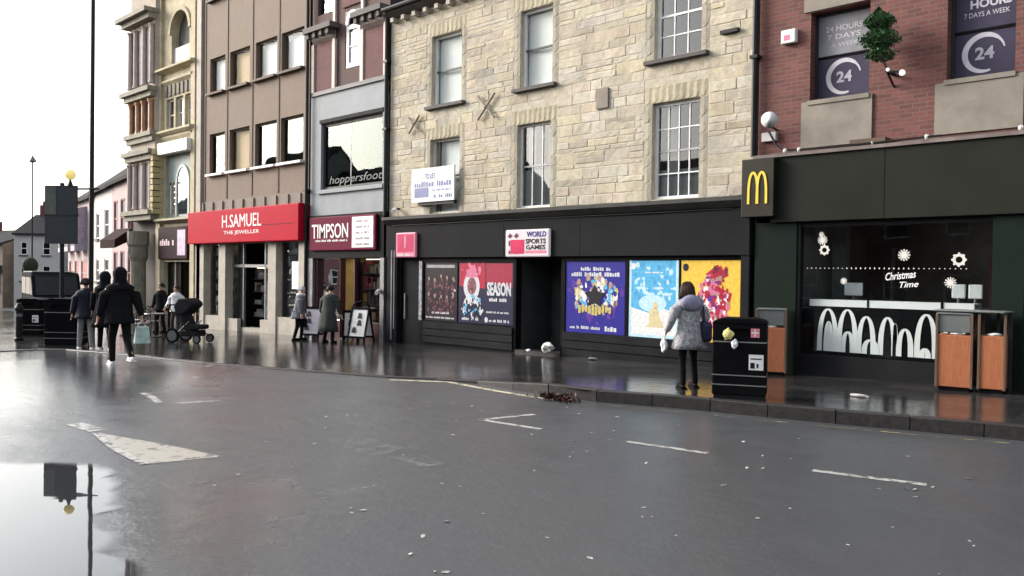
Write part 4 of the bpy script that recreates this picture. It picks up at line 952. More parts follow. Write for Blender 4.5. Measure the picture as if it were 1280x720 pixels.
f = MB().box(-27.05, -24.6, .12, .16, 3.95, 6.5).build('window', 'teal', ob)
q = MB()
stroke(q, [(-26.7, 4.1)]+[(-26.05-.62*math.cos(math.pi*k/10), 5.3+.75*math.sin(math.pi*k/10)) for k in range(11)][5:5]+[(-26.7, 5.3)], .1, .11, .04)
stroke(q, [(-26.2, 4.05), (-26.2, 5.3)]+[(-25.65-.55*math.cos(math.pi*k/10), 5.3+.7*math.sin(math.pi*k/10)) for k in range(11)]+[(-25.1, 4.05)], .12, .11, .05)
q.build('arched_frame', mat('pale_teal_frame', (.45, .5, .48), .5), f)
q = MB(); q.rect(-26.65, -26.3, 4.1, 5.4, .1).rect(-26.1, -25.2, 4.1, 5.3, .1); ell(q, -25.65, 5.3, .46, .6, .1, 16, 0, math.pi); q.build('pane', 'glass', f)
q = MB(); q.rect(-26.9, -26.75, 4.1, 5.4, .118); q.build('dark_light', 'black', f)
# projecting columned bay at the corner
BY = -.25
q = MB(); q.quad((-30.00, BY, 4.05), (-27.50, BY, 4.05), (-27.50, BY, 16), (-30.00, BY, 16)).quad((-27.50, BY, 4.05), (-27.3, .0, 4.05), (-27.3, .0, 16), (-27.50, BY, 16)).quad((-30.00, BY, 4.05), (-30.25, 6, 4.05), (-30.25, 6, 16), (-30.00, BY, 16)).quad((-30.00, BY, 4.05), (-27.50, BY, 4.05), (-27.3, 0, 4.05), (-30.25, 0, 4.05)).quad((-30.00, BY, 16), (-27.50, BY, 16), (-27.3, 6, 16), (-30.25, 6, 16)).build('bay_wall', 'pinkstone', ob)
q = MB()
for z, d in ((12.2, .5), (9.05, .35), (7.25, .22), (6.5, .3), (4.02, .3), (14.8, .3)):
    q.box(-30.00-d, -27.50+d*.2, BY-d, BY+.4, z+.12, z+.3); q.box(-30.00-d*.6, -27.50+d*.1, BY-d*.6, BY+.3, z-.1, z+.118)
q.each('bay_cornice', mat('weathered_cornice', (.27, .25, .2), .8, .4, 3), ob)
q = MB()
for z0, z1, mm in ((9.5, 11.9, 0), (4.4, 6.3, 0)):
    for x in (-29.85, -29.25, -28.40, -27.65): q.lathe([(.14, 0), (.1, .12), (.09, z1-z0-.12), (.15, z1-z0)], (x, BY-.08, z0), 10)
q.each('column', mat('grey_pink_column', (.42, .35, .33), .7, .2), ob)
q = MB()
for x in (-29.70, -29.00, -28.40, -27.70): q.lathe([(.13, 0), (.1, .1), (.1, 1.1), (.15, 1.3)], (x, BY-.08, 7.55), 10)
q.each('marble_column', 'orangestone', ob)
for a, b_ in ((-29.70, -29.35), (-29.05, -28.55), (-28.25, -27.80)):
    for z0, z1 in ((9.6, 11.8), (7.65, 8.8), (4.5, 6.2)):
        f = MB().box(a, b_, BY-.03, BY-.002, z0, z1).build('window', 'pinkstone' if z0 != 7.65 else 'brownfin', ob)
        MB().rect(a+.06, b_-.06, z0+.06, z1-.06, BY-.035).build('pane', 'film' if z0 == 7.65 else 'filmlight', f)
q = MB()
for k in range(11): 
    z = 4.15+k*.24; w = .2 if k % 2 else .3
    q.box(-27.4-w/2, -27.4+w/2, -.42, -.0, z, z+.2)
q.each('quoin', mat('yellow_quoin', (.44, .37, .2), .8, .2), ob)
# ground floor of the ornate building
q = MB(); q.lathe([(.36, 0), (.36, .5), (.32, .6), (.31, 2.7), (.38, 2.9), (.38, 3.3), (.43, 3.4), (.43, 3.95)], (-28.6, -.45, -.5), 14).build('corner_column', mat('grey_stone_column', (.2, .19, .15), .8, .3), ob)
MB().box(-30.5, -27.75, .1, .5, -1, 4.0).build('corner_wall', mat('dark_corner_wall', (.1, .09, .08), .8, .3), ob)
q = MB().box(-27.2, -24.5, 2.4, 2.5, -.8, 2.2).box(-27.2, -27.15, .3, 2.4, -.8, 2.2).build('shop_interior', 'interior', ob)
q = MB().box(-27.2, -26.4, .2, .26, -.8, 2.2).box(-25.3, -24.5, .2, .26, -.8, 2.2).box(-26.2, -25.9, .15, .25, -.8, 2.2).each('shop_door', 'black', ob)
MB().box(-26.35, -26.25, .1, .2, -.8, 2.2).box(-24.65, -24.52, -.05, .1, -.8, 2.1).each('door_post', 'concrete', ob)
MB().ball((-24.9, .6, 1.0), .16).ball((-25.1, .9, 1.15), .12).build('lamp', mat('warm_globe', (1, .72, .4), .5, emit=1.), ob)
shell(ob, -30.7, OX1-.004, 15.9, 9, 'pinkstone', ridge=3)
t_ = panel_sign('shop_sign', 'dark maroon shop sign with pale pink letters and a pink panel', -27.4, -24.75, 2.3, 3.6, -.02, .12, mat('dark_brown_maroon', (.028, .014, .017), .6, spec=.04))
q = MB(); scribble(q, -27.2, -25.9, 3.0, .3, -.143, rr, word=(4, 6)); q.build('lettering', mat('pale_pink_letter', (.62, .48, .52), .5), t_)
q = MB(); q.rect(-25.6, -24.9, 2.45, 3.45, -.142).build('pink_panel', mat('lilac_panel', (.5, .4, .52), .5, .3, 6), t_)
t_ = thing('awning', 'dark closed awning on the corner of the ornate building', 'awning', (-29.6, -.6, 2.8))
MB().prismx([(-.55, 3.6), (-1.25, 3.1), (-1.25, 2.75), (-.55, 3.1)], -30.6, -29.0).build('canopy', mat('dark_red_canvas', (.03, .013, .013), .8, spec=.05), t_)

# ------------------------------------------------------------------ far end of the street
def house(name, label, A, B, zb, eave, ridge, m, wins, wm='black', roofm='roof', depth=8, group=None, gable=False, shop=None, chim=True, wframe='white', extra=None, d=.12):
    ax, ay = A; L_ = math.hypot(B[0]-ax, B[1]-ay); t_ = thing(name, label, 'house', (ax, ay, zb), math.atan2(B[1]-ay, B[0]-ax), group)
    holes = [(u0, u1, z0, z1) for u0, u1, z0, z1 in wins]
    w = MB().wall(0, L_, -1, eave, holes, 0, d)
    w.quad((0, 0, -1), (0, depth, -1), (0, depth, eave), (0, 0, eave)).quad((L_, 0, -1), (L_, depth, -1), (L_, depth, eave), (L_, 0, eave)).quad((0, depth, -1), (L_, depth, -1), (L_, depth, eave), (0, depth, eave))
    if gable: w.prism([(0, eave+.001), (L_, eave+.001), (L_/2, ridge-.06)], 0, depth)
    else: w.prismx([(.0, eave+.001), (depth, eave+.001), (depth/2, ridge-.06)], 0, L_)
    w.build('wall', m, t_, world=False)
    r_ = MB()
    if gable: r_.prism([(-.3, eave-.08), (L_/2, ridge), (L_+.3, eave-.08), (L_+.3, eave+.1), (L_/2, ridge+.18), (-.3, eave+.1)], -.2, depth+.1)
    else: r_.prismx([(-.3, eave-.08), (depth/2, ridge), (depth+.3, eave-.08), (depth+.3, eave+.1), (depth/2, ridge+.18), (-.3, eave+.1)], -.05, L_+.05)
    ro = r_.build('roof', roofm, t_, world=False)
    if chim:
        c = MB().box(L_*.12, L_*.12+.9, depth/2-.4, depth/2+.4, ridge-.3, ridge+1.1)
        for k in range(3): c.lathe([(.13, 0), (.11, .4)], (L_*.12+.2+.25*k, depth/2, ridge+1.1), 8)
        c.build('chimney', 'brick2', ro, world=False)
    for u0, u1, z0, z1 in holes:
        q = MB(); e = .07
        q.box(u0, u0+e, .03, .1, z0, z1).box(u1-e, u1, .03, .1, z0, z1).box(u0+e, u1-e, .03, .1, z0, z0+e).box(u0+e, u1-e, .03, .1, z1-e, z1).box(u0+e, u1-e, .035, .09, (z0+z1)/2-.03, (z0+z1)/2+.03)
        f = q.build('window', wframe, t_, world=False); MB().rect(u0+e, u1-e, z0+e, z1-e, .08).build('pane', wm, f, world=False)
        MB().box(u0-.1, u1+.1, -.1, .0, z0-.14, z0-.01).build('sill', wframe if wm != 'black' else 'stone_sill', f, world=False)
    if shop:
        q = MB().box(.1, L_-.1, -.25, -.01, 2.5, 3.2); q.each('fascia', shop, t_, world=False)
        q = MB()
        for k in range(3): q.box(.3+k*(L_-.4)/3, .1+(k+1)*(L_-.4)/3, -.03, -.005, .5, 2.4)
        q.each('shop_window', 'interior', t_, world=False)
    for fn in (extra or []): fn(t_, L_)
    return t_
M['pinkrender'] = mat('pale_pink_render', (.38, .3, .3), .8, .12, 1)
M['whiterender'] = mat('white_render', (.44, .43, .42), .8, .12, 1)
M['brownrender'] = mat('brown_stone_render', (.2, .16, .125), .85, .3, 2)
M['redframe'] = mat('dull_red_frame', (.28, .07, .07), .6)
def pos(s): return (-34.91-.98226*s, 1.82+.1875*s)
house('terraced_house', 'pink and white terraced house with dull red framed windows beside the carved stone corner', pos(5.6), pos(-.6), -.6, 7.0, 10.6, 'pinkrender', [(.5, 1.7, 4.2, 6.1), (2.4, 3.6, 4.2, 6.1), (4.3, 5.5, 4.2, 6.1), (.5, 1.7, 1.2, 3.4), (2.4, 3.6, 1.2, 3.4), (4.3, 5.5, 1.2, 3.4)], wm='film', wframe='redframe', group='far terraced houses')
house('terraced_house', 'white terraced house with two dark windows behind the tall lamp column', pos(11.5), pos(5.62), -.75, 7.1, 10.4, 'whiterender', [(.8, 1.8, 4.4, 5.9), (3.6, 4.9, 4.2, 6.0), (.8, 1.8, 1.9, 3.2), (3.6, 4.9, 1.9, 3.2)], group='far terraced houses')
def bays(t_, L_):
    q = MB()
    for x in (1.5, 4.5, 7.5):
        q.prismx([(0, 4), (-.7, 4), (-.7, 6.6), (0, 6.8)], x-.8, x+.8)
    q.each('bay_window', mat('lilac_grey_bay', (.4, .35, .42), .6, .3, 3), t_, world=False)
    q = MB()
    for x in (1.5, 4.5, 7.5):
        for k in (-.5, 0, .5): q.rect(x+k-.2, x+k+.2, 4.3, 6.3, -.71)
    q.build('bay_pane', 'film', t_, world=False)
house('terraced_house', 'pale terraced house with lilac bay windows and reddish shopfront beside the grey board', pos(22.5), pos(11.52), -1., 7.2, 10.2, 'pinkrender', [(.6, 2.2, 1.8, 3.4), (3.2, 5.0, 1.8, 3.4), (6.0, 8.6, 1.8, 3.4)], wm='redframe', wframe='pinkrender', group='far terraced houses', extra=[bays])
house('gabled_house', 'white gabled house with a grey roof at the far end of the street', (-80.6, 9.0), (-77.6, 12.2), -1.1, 6.1, 8.0, 'whiterender', [(.6, 1.2, 4.2, 5.4), (2.6, 3.3, 4.2, 5.4), (.6, 1.2, 1.8, 3.2), (2.6, 3.3, 1.8, 3.2)], gable=False)
house('gabled_house', 'dark roofed house standing behind the white gabled house', (-90.5, 13.5), (-85, 19.5), -1.3, 6.9, 9.3, 'brownrender', [(1, 2, 4, 5.4), (4, 5, 4, 5.4)])
house('low_house', 'low white house with one dark window seen under the grey board', (-76.5, 13.2), (-68.8, 17.8), -1.1, 4.9, 6.6, 'whiterender', [(1.3, 2.1, 2.6, 3.6), (4.6, 5.4, 2.6, 3.6)], shop='black', chim=False)
house('brown_house', 'brown stone house at the left edge of the street view', (-92.0, 6.0), (-82.6, 8.6), -1.1, 5.2, 6.6, 'brownrender', [(1.2, 2.2, 3, 4.4), (3.6, 4.6, 3, 4.4), (6, 7, 3, 4.4), (8, 8.9, 3, 4.4)], shop='dkgrey')
# buildings across the street, behind the camera's shoulder: the windows mirror their rooflines
for i, (xa, xb, h, r_, mm, lb) in enumerate([(-104, -86, 10, 14, 'brick', 'red brick house row across the street, farthest of the row'), (-86, -71, 11.5, 16., 'whiterender', 'white rendered house across the street between two brick ones'), (-71, -58, 9.6, 13, 'brick2', 'low deep red brick house across the street'),
        (-58, -44, 9.8, 13, 'brownrender', 'brown stone house across the street with wide windows'), (-44, -30, 7.2, 9.4, 'brick', 'red brick house across the street beside the brown stone house'), (-30, -14, 8.6, 10.6, 'concrete', 'concrete fronted building across the street'), (-14, 4, 9, 11, 'brick2', 'deep red brick building facing the dark restaurant front'), (4, 24, 8.2, 10.6, 'brownrender', 'brown stone building across the street nearest the camera')]):
    wn = [(1+3.2*k, 2.4+3.2*k, z, z+1.6) for k in range(int((xb-xa-1)/3.2)) for z in (1., 4.6)]
    house('opposite_house', lb, (xb, -34), (xa, -34), -.4, h, r_, mm, wn, chim=(i % 2 == 0))

# ------------------------------------------------------------------ street furniture
t_ = thing('lamp_column', 'tall thin dark lamp column rising out of the frame beside the grey board', 'street lamp', (-16.25, -6.6, zp(-16.25, -6.6)))
MB().tube([(0, 0, 0), (0, 0, 1.4), (.0, 0, 1.42), (.06, 0, 10.5)], [.1, .1, .062, .05], 10).each('column', 'iron', t_, smooth=False, world=False)
MB().tube([(.06, 0, 10.4), (.06, -.4, 10.9), (.06, -1.3, 11.0)], .035).build('arm', 'iron', t_, world=False); MB().ball((.06, -1.5, 10.98), (.12, .35, .07)).build('lamp_head', 'steel', t_, world=False)
bxp, byp = -16.32, -7.31
rzb = math.atan2(.717, .697)*1.0      # board faces down the street towards the viewer
gz = zp(bxp, byp)
t_ = thing('notice_board', 'large blank grey sign board seen from behind on a dark post', 'sign', (bxp, byp, gz), R(40))
MB().tube([(0, .05, 0), (0, .05, 4.06-gz)], .055, 10).each('post', 'iron', t_, world=False)
box_ = MB().box(-.42, .44, -.02, .02, 2.5-gz, 3.99-gz).build('board', mat('grey_sign_back', (.04, .044, .05), .5, .15, 1.2, spec=.2), t_, world=False)
MB().box(-.42, .44, .021, .06, 3.2-gz, 3.26-gz).box(-.42, .44, -.03, -.021, 3.22-gz, 3.245-gz).each('rail', 'dkgrey', t_, world=False); MB().box(-.42, -.12, -.026, -.0205, 3.25-gz, 3.99-gz).build('pale_panel', mat('pale_grey_panel', (.1, .11, .1), .5, spec=.2), t_, world=False)
MB().tube([(.1, 0, 3.9-gz), (.95, .1, 3.92-gz)], .025).build('bracket', 'iron', t_, world=False)
t_ = thing('beacon', 'small yellow globe beacon on a short neck above the grey board', 'beacon', (bxp+.18, byp+.16, 3.99))
MB().lathe([(.07, 0), (.03, .12), (.03, .2)], n=10).build('neck', 'iron', t_, world=False); MB().ball((0, 0, .28), .135, 14, 10).build('globe', mat('amber_globe', (.7, .56, .2), .3, .1, emit=.25), t_, smooth=True, world=False)
t_ = thing('street_lamp', 'distant slender street lamp with a hanging basket, left of the grey board', 'street lamp', (-42.87, -.33, zr(-42)))
MB().tube([(0, 0, 0), (0, 0, 1.2), (0, 0, 1.21), (0, 0, 8.2)], [.09, .09, .04, .035]).each('column', 'iron', t_, world=False); MB().lathe([(.05, 0), (.22, .08), (.08, .3), (.02, .4)], (0, 0, 8.1), 12).build('lamp_head', 'steel', t_, world=False)
MB().ball((0, -.1, 2.6), (.4, .4, .45), 10, 8).build('hanging_basket', mat('dark_plants', (.03, .04, .025), .9, .5, 10), t_, world=False)
t_ = thing('bollard', 'dark bollard on the pavement at the left edge of the picture', 'bollard', (-18.9, -7.55, zp(-18.9, -7.55)))
MB().lathe([(.11, 0), (.12, .06), (.085, .1), (.085, .8), (.11, .84), (.11, .9), (.08, .96), (.05, 1.03)], n=14).each('post', 'iron', t_, world=False); MB().lathe([(.088, .66), (.088, .74)], n=14).build('band', 'hoodgrey', t_, world=False)

def litter_bin(label, x, y, rz, W=.86, H=1.03, D=.52, notice=True, gz=None, sweet=True, group='black litter bins'):
    z = zp(x, y) if gz is None else gz
    t_ = thing('litter_bin', label, 'litter bin', (x, y, z), rz, group); w, d = W/2, D/2
    MB().box(-w+.02, w-.02, -d+.02, d-.02, 0, .05*H).build('plinth', 'iron', t_, world=False)
    MB().box(-w, w, -d, d, .05*H, .7*H).build('body', 'black', t_, .015, world=False)
    q = MB()
    for zb_ in (.17, .29): q.box(-w-.004, w+.004, -d-.004, d+.004, zb_*H, (zb_+.012)*H)
    q.box(-w-.004, w+.004, -d-.004, d+.004, .7*H+.001, .715*H).each('light_band', mat('worn_silver_band', (.22, .22, .21), .4), t_, world=False)
    u = MB().wall(-w, w, .716*H, .93*H, [(-w*.55, w*.4, .77*H, .87*H)], -d, .03); u.box(-w, w, -d+.05, d, .716*H, .93*H).build('upper_box', 'black', t_, .008, world=False)
    MB().prism([(-w-.012, .93*H), (w+.012, .93*H), (w-.02, .97*H), (w*.6, H), (-w*.6, H), (-w+.02, .97*H)], -d-.012, d+.012).build('lid', 'black', t_, .012, world=False)
    if notice:
        q = MB().rect(w*.36, w*.9, .37*H, .56*H, -d-.004).build('notice', 'white', t_, world=False)
        MB().rect(w*.42, w*.58, .39*H, .46*H, -d-.006).rect(w*.65, w*.72, .4*H, .45*H, -d-.006).rect(w*.42, w*.84, .5*H, .515*H, -d-.006).build('notice_print', 'inkblack', q, world=False)
    if sweet:
        q = MB().rect(w*.42, w*.74, .77*H, .88*H, -d-.004).build('pink_sticker', mat('pink_sticker', (.62, .2, .25), .5), t_, world=False)
        MB().rect(w*.56, w*.6, .78*H, .87*H, -d-.006).rect(w*.44, w*.72, .82*H, .835*H, -d-.006).build('sticker_print', 'white', q, world=False)
    return t_
BINX, BINY = .88, -3.68
lb = litter_bin('black litter bin with white notice and pink sticker beside the woman in hooded coat', BINX, BINY, R(25), .74, 1.15, .5)
t_ = thing('crumpled_paper', 'crumpled yellow and white paper stuck on the front of the black litter bin', 'paper', (BINX, BINY, zp(BINX, BINY)), R(25))
def crumple(c, s_, seed, n_=26):
    r_ = random.Random(seed); mb = MB()
    bm = bmesh.new(); bmesh.ops.create_icosphere(bm, subdivisions=2, radius=1)
    vs = [(c[0]+v.co.x*s_[0]*r_.uniform(.55, 1.15), c[1]+v.co.y*s_[1]*r_.uniform(.55, 1.15), c[2]+v.co.z*s_[2]*r_.uniform(.55, 1.15)) for v in bm.verts]
    fs = [tuple(v.index for v in f.verts) for f in bm.faces]; bm.free(); return mb.add(vs, fs)
crumple((-.15, -.28, .92), (.085, .04, .09), 3).build('yellow_paper', mat('yellow_paper', (.7, .62, .25), .7), t_, world=False); crumple((-.06, -.29, .79), (.05, .035, .08), 4).build('white_paper', 'white', t_, world=False)
litter_bin('big black litter bin below the grey board, nearer of the far pair', -15.75, -7.35, R(42), .78, 1.2, .6, notice=False, sweet=False)
litter_bin('black litter bin with a pale notice near the bollard, farther of the far pair', -21.4, -6.45, R(42), .72, 1.15, .6, sweet=False)

def wood_bin(label, x, y, rz, W=.42, D=.44, hood=True):
    z = zp(x, y); t_ = thing('wooden_bin', label, 'bin', (x, y, z), rz, 'wooden litter bins outside the restaurant'); w, d = W/2, D/2
    MB().box(-w+.03, w-.03, -d+.03, d-.03, 0, .06).build('plinth', 'black', t_, world=False)
    q = MB(); n_ = 3
    q.box(-w, w, -d, d, .06, .86); q.build('wooden_body', 'wood', t_, .012, world=False)
    q = MB()
    for sx in (-1, 1):
        for sy in (-1, 1): q.box(sx*w-.018, sx*w+.018, sy*d-.018, sy*d+.018, .05, 1.18)
    q.each('corner_post', mat('grey_brown_post', (.13, .085, .06), .5), t_, bevel=.004, world=False)
    if hood:
        q = MB().box(-w+.02, w-.02, -d+.01, d-.01, .9, 1.17).build('hood', 'hoodgrey', t_, .01, world=False)
        MB().box(-w-.01, w+.01, -d-.01, d+.01, 1.172, 1.2).build('hood_top', 'hoodgrey', q, .01, world=False)
        MB().box(w-.02, w-.012, -d+.06, d-.06, .95, 1.14).build('flap', 'black', q, world=False)
    q = crumple((.02, -d+.06, .88), (.1, .05, .03), int(x*10) % 7).build('litter', 'white', t_, world=False)
    return t_
wood_bin('orange wooden bin with a grey hood half hidden behind the black litter bin', -.3, -.42, R(24), .5)
wood_bin('orange wooden bin with a wide grey hood at the right edge, left of two', 2.82, -.5, R(8), .48)
wood_bin('narrow orange wooden bin at the right edge, right of two', 3.32, -.42, R(8), .34, hood=False)
t_ = thing('bin_canopy', 'grey flat canopy top spanning the pair of orange wooden bins', 'canopy', (3.05, -.45, zp(3, -.45)))
MB().box(-.5, .48, -.27, .27, 1.215, 1.24).build('canopy_top', 'hoodgrey', t_, .01, world=False)
q = MB().box(.26, .3, .2, .24, .0, 1.214).box(.43, .47, .2, .24, 0, 1.214).each('post', 'dkgrey', t_, world=False)
M['pinkstuff'] = mat('pale_pink_wrap', (.65, .42, .4), .6)
tag(crumple((3.78, -.75, zp(3.8, -.75)+.62), (.12, .12, .17), 12).add([(3.74, -.79, zp(3.8, -.75)), (3.82, -.79, zp(3.8, -.75)), (3.82, -.71, zp(3.8, -.75)+.5), (3.74, -.71, zp(3.8, -.75)+.5)], [(0, 1, 2, 3)]).build('wrapped_bag', 'pinkstuff'), 'pale pink bag at the right edge beside the wooden bins', 'bag') if False else None

def a_board(label, x, y, rz, m, W=.6, H=1.0, arch_=True):
    z = zp(x, y); t_ = thing('pavement_sign', label, 'pavement sign', (x, y, z), rz, 'pavement signs outside the maroon shop'); w = W/2
    q = MB()
    def pl(u, v, dy, s_):   # point on the leaning leaf: height v, thickness dy
        return (u, s_*(.26*(1-v/H))+dy, v)
    for s_ in (-1, 1):
        for a, b_, c, d in ((-w, -w+.05, 0, H), (w-.05, w, 0, H), (-w+.05, w-.05, H-.07, H), (-w+.05, w-.05, .12, .18)):
            vs = [pl(u, v, dy, s_) for dy in (-.015, .015) for u, v in ((a, c), (b_, c), (b_, d), (a, d))]
            q.add(vs, [(0, 1, 2, 3), (7, 6, 5, 4), (0, 1, 5, 4), (1, 2, 6, 5), (2, 3, 7, 6), (3, 0, 4, 7)])
    if arch_: q.tube([(w*math.cos(math.pi*k/8)*.9, 0, H+.16*math.sin(math.pi*k/8)) for k in range(9)], .022, 6)
    q.build('frame', 'black', t_, world=False)
    q = MB()
    for s_ in (-1, 1): q.quad(*[pl(u, v, 0, s_) for u, v in ((-w+.05, .18), (w-.05, .18), (w-.05, H-.07), (-w+.05, H-.07))])
    p = q.build('poster_sheet', m, t_, world=False)
    q = MB(); r_ = random.Random(int(-x*10))
    for k in range(3):
        u = r_.uniform(-w+.1, w-.25); v = .28+.2*k; q.quad(*[pl(a, b_, -.012, -1) for a, b_ in ((u, v), (u+.16, v), (u+.12, v+.15), (u+.03, v+.16))])
    q.build('poster_print', 'dkgrey', p, world=False)
a_board('black framed white pavement sign with an arched top at the right of the maroon shop', -12.75, -.55, R(20), 'white')
a_board('greyish white pavement sign between the stooping pair of shoppers', -14.9, -.75, R(30), 'filmwhite', .62, .98, False)
a_board('narrow pale pavement sign right of the person in the dark green coat', -13.3, -.5, R(50), 'offwhite', .45, .9, False)

# parked van
gz = zr(-33)
t_ = thing('parked_van', 'dark van parked far down the street behind the crowd', 'van', (-33.3, -2.3, gz), R(-10))
prof = [(-2.4, .35), (2.3, .35), (2.42, .6), (2.4, .95), (1.75, 1.12), (1.15, 1.98), (.9, 2.1), (-2.3, 2.12), (-2.42, 1.9)]
MB().prism(prof, -.92, .92).build('body', mat('dark_blue_paint', (.01, .011, .014), .7, .1, 1, spec=.02), t_, .04, world=False)
MB().box(-2.3, .9, -.86, .86, 2.12, 2.16).build('roof_panel', 'hoodgrey', t_, world=False)
q = MB()
for s_ in (-1, 1):
    y = s_*.925; q.quad((1.55, y, 1.18), (.95, y, 1.18), (.95, y, 1.9), (1.12, y, 1.88)); q.quad((.8, y, 1.18), (-.6, y, 1.18), (-.6, y, 1.9), (.8, y, 1.9)); q.quad((-.75, y, 1.18), (-2.2, y, 1.18), (-2.2, y, 1.9), (-.75, y, 1.9))
q.quad((1.76, -.8, 1.17), (1.76, .8, 1.17), (1.22, .78, 1.95), (1.22, -.78, 1.95)); q.build('windows', mat('dark_van_glass', (.012, .014, .016), .25, spec=.3), t_, world=False)
for x in (-1.5, 1.55):
    for s_ in (-1, 1):
        c = Vector((x, s_*.8, .34)); w = MB().tube([c+Vector((0, -.12, 0)), c+Vector((0, .12, 0))], .34, 18).build('wheel', 'black', t_, world=False)
        MB().tube([c+Vector((0, s_*.115, 0)), c+Vector((0, s_*.13, 0))], .2, 12).build('rim', 'steel', w, world=False)
for s_ in (-1, 1): MB().ball((2.38, s_*.68, .82), (.08, .16, .1)).build('headlight', 'white', t_, world=False)
MB().box(2.425, 2.44, -.26, .26, .5, .62).build('number_plate', 'offwhite', t_, world=False); MB().box(2.3, 2.46, -.9, .9, .36, .5).build('bumper', 'black', t_, world=False)

# cafe chairs and tables outside the ornate shop
def cafe_chair():
    t_ = thing('cafe_chair', '', 'chair', (0, 0, 0), 0, 'metal cafe chairs outside the ornate building')
    MB().lathe([(.2, .44), (.21, .46), (.2, .475)], n=12).build('seat', 'steel', t_, world=False)
    q = MB(); q.tube([(-.19, .18, .45), (-.18, .24, .85), (0, .26, .92), (.18, .24, .85), (.19, .18, .45)], .014, 6).tube([(-.18, .22, .7), (0, .25, .72), (.18, .22, .7)], .014, 6).build('backrest', 'iron', t_, world=False)
    for sx in (-1, 1):
        for sy in (-1, 1): MB().tube([(sx*.15, sy*.15, .45), (sx*.21, sy*.21, 0)], .013, 6).build('leg', 'iron', t_, world=False)
    return t_
def copy_tree(o, parent=None):
    c = o.copy(); col.objects.link(c)
    if parent: c.parent = parent
    for ch in list(o.children): copy_tree(ch, c)
    return c
c0 = cafe_chair()
spots = [(-20.6, -4.9, 40, 'metal cafe chair nearest the man in black, at the left table'), (-19.3, -5.3, 200, 'metal cafe chair on the kerb side of the left table'), (-19.3, -3.7, 100, 'metal cafe chair between the two round tables'), (-17.6, -4.7, 250, 'metal cafe chair on the kerb side of the right table'), (-17.9, -3.2, 20, 'metal cafe chair behind the right table by the pushchair'), (-20.9, -3.4, 330, 'metal cafe chair beside the person in black at the doorway')]
for i, (x, y, a, lab) in enumerate(spots):
    o = c0 if i == 0 else copy_tree(c0)
    o.location = (x, y, zp(x, y)); o.rotation_euler = (0, 0, R(a)); o['label'] = lab
for i, (x, y, lab) in enumerate([(-19.9, -4.3, 'small round metal cafe table, left of the two'), (-18.4, -4.0, 'small round metal cafe table next to the pushchair, right of the two')]):
    t_ = thing('cafe_table', lab, 'table', (x, y, zp(x, y)), 0, 'round cafe tables')
    MB().lathe([(.33, .7), (.34, .715), (.33, .73)], n=16).build('tabletop', 'steel', t_, world=False); MB().tube([(0, 0, .02), (0, 0, .7)], .03).lathe([(.22, 0), (.2, .03), (.03, .06)], n=14).build('pedestal', 'iron', t_, world=False)
# black pushchair
x, y = -15.3, -4.35
t_ = thing('pushchair', 'black pushchair with a pale wheel standing outside the jeweller', 'pushchair', (x, y, zp(x, y)), R(120))
M['blackfabric'] = mat('black_fabric', (.014, .013, .016), .85, .3, 20, .2, 60)
MB().prismx([(-.42, .38), (.05, .34), (.3, .95), (.22, 1.02), (-.02, .5), (-.42, .5)], -.24, .24).build('seat', 'blackfabric', t_, .03, world=False)
MB().prismx([(.02, .8), (.28, .72), (.36, 1.0), (.22, 1.2), (-.05, 1.22), (-.22, 1.08), (-.2, 1.0)], -.27, .27).build('hood', 'blackfabric', t_, .05, world=False)
q = MB()
for s_ in (-1, 1): q.tube([(s_*.27, -.4, .16), (s_*.27, .1, .55), (s_*.27, .55, 1.02)], .015, 6).tube([(s_*.27, .35, .16), (s_*.27, -.15, .6)], .015, 6)
q.tube([(-.27, .55, 1.02), (.27, .55, 1.02)], .02, 6).build('frame', 'iron', t_, world=False)
for sy, r_ in ((-.4, .12), (.35, .2)):
    for s_ in (-1, 1):
        w = MB().tube([(s_*.3-.02, sy, r_), (s_*.3+.02, sy, r_)], r_, 16).build('wheel', 'black', t_, world=False); MB().tube([(s_*.3-.025, sy, r_), (s_*.3+.025, sy, r_)], r_*.72, 14).build('rim', 'hoodgrey', w, world=False)
MB().box(-.2, .2, -.35, .2, .18, .34).build('basket', 'blackfabric', t_, .03, world=False)
# rubbish
x, y = -5.98, -.18
t_ = tag(crumple((0, 0, .13), (.2, .14, .14), 5).build('rubbish_bag', 'offwhite'), 'crumpled white bag lying on the step of the black shop doorway', 'rubbish'); t_.location = (x, y, .055)
t_ = tag(crumple((0, 0, .03), (.07, .05, .035), 6).build('litter', 'white'), 'scrap of white paper on the step left of the crumpled bag', 'litter'); t_.location = (-6.55, -.2, .055)
t_ = tag(crumple((0, 0, .02), (.16, .06, .03), 8).build('litter', 'offwhite'), 'flattened white wrapper on the wet paving in front of the restaurant', 'litter'); t_.location = (2.05, -2.35, zp(2.05, -2.35))
t_ = tag(crumple((0, 0, .03), (.14, .08, .035), 10).build('litter', 'hoodgrey'), 'grey wrapper below the deep blue poster', 'litter'); t_.location = (-4.5, -.35, zp(-4.5, -.35))
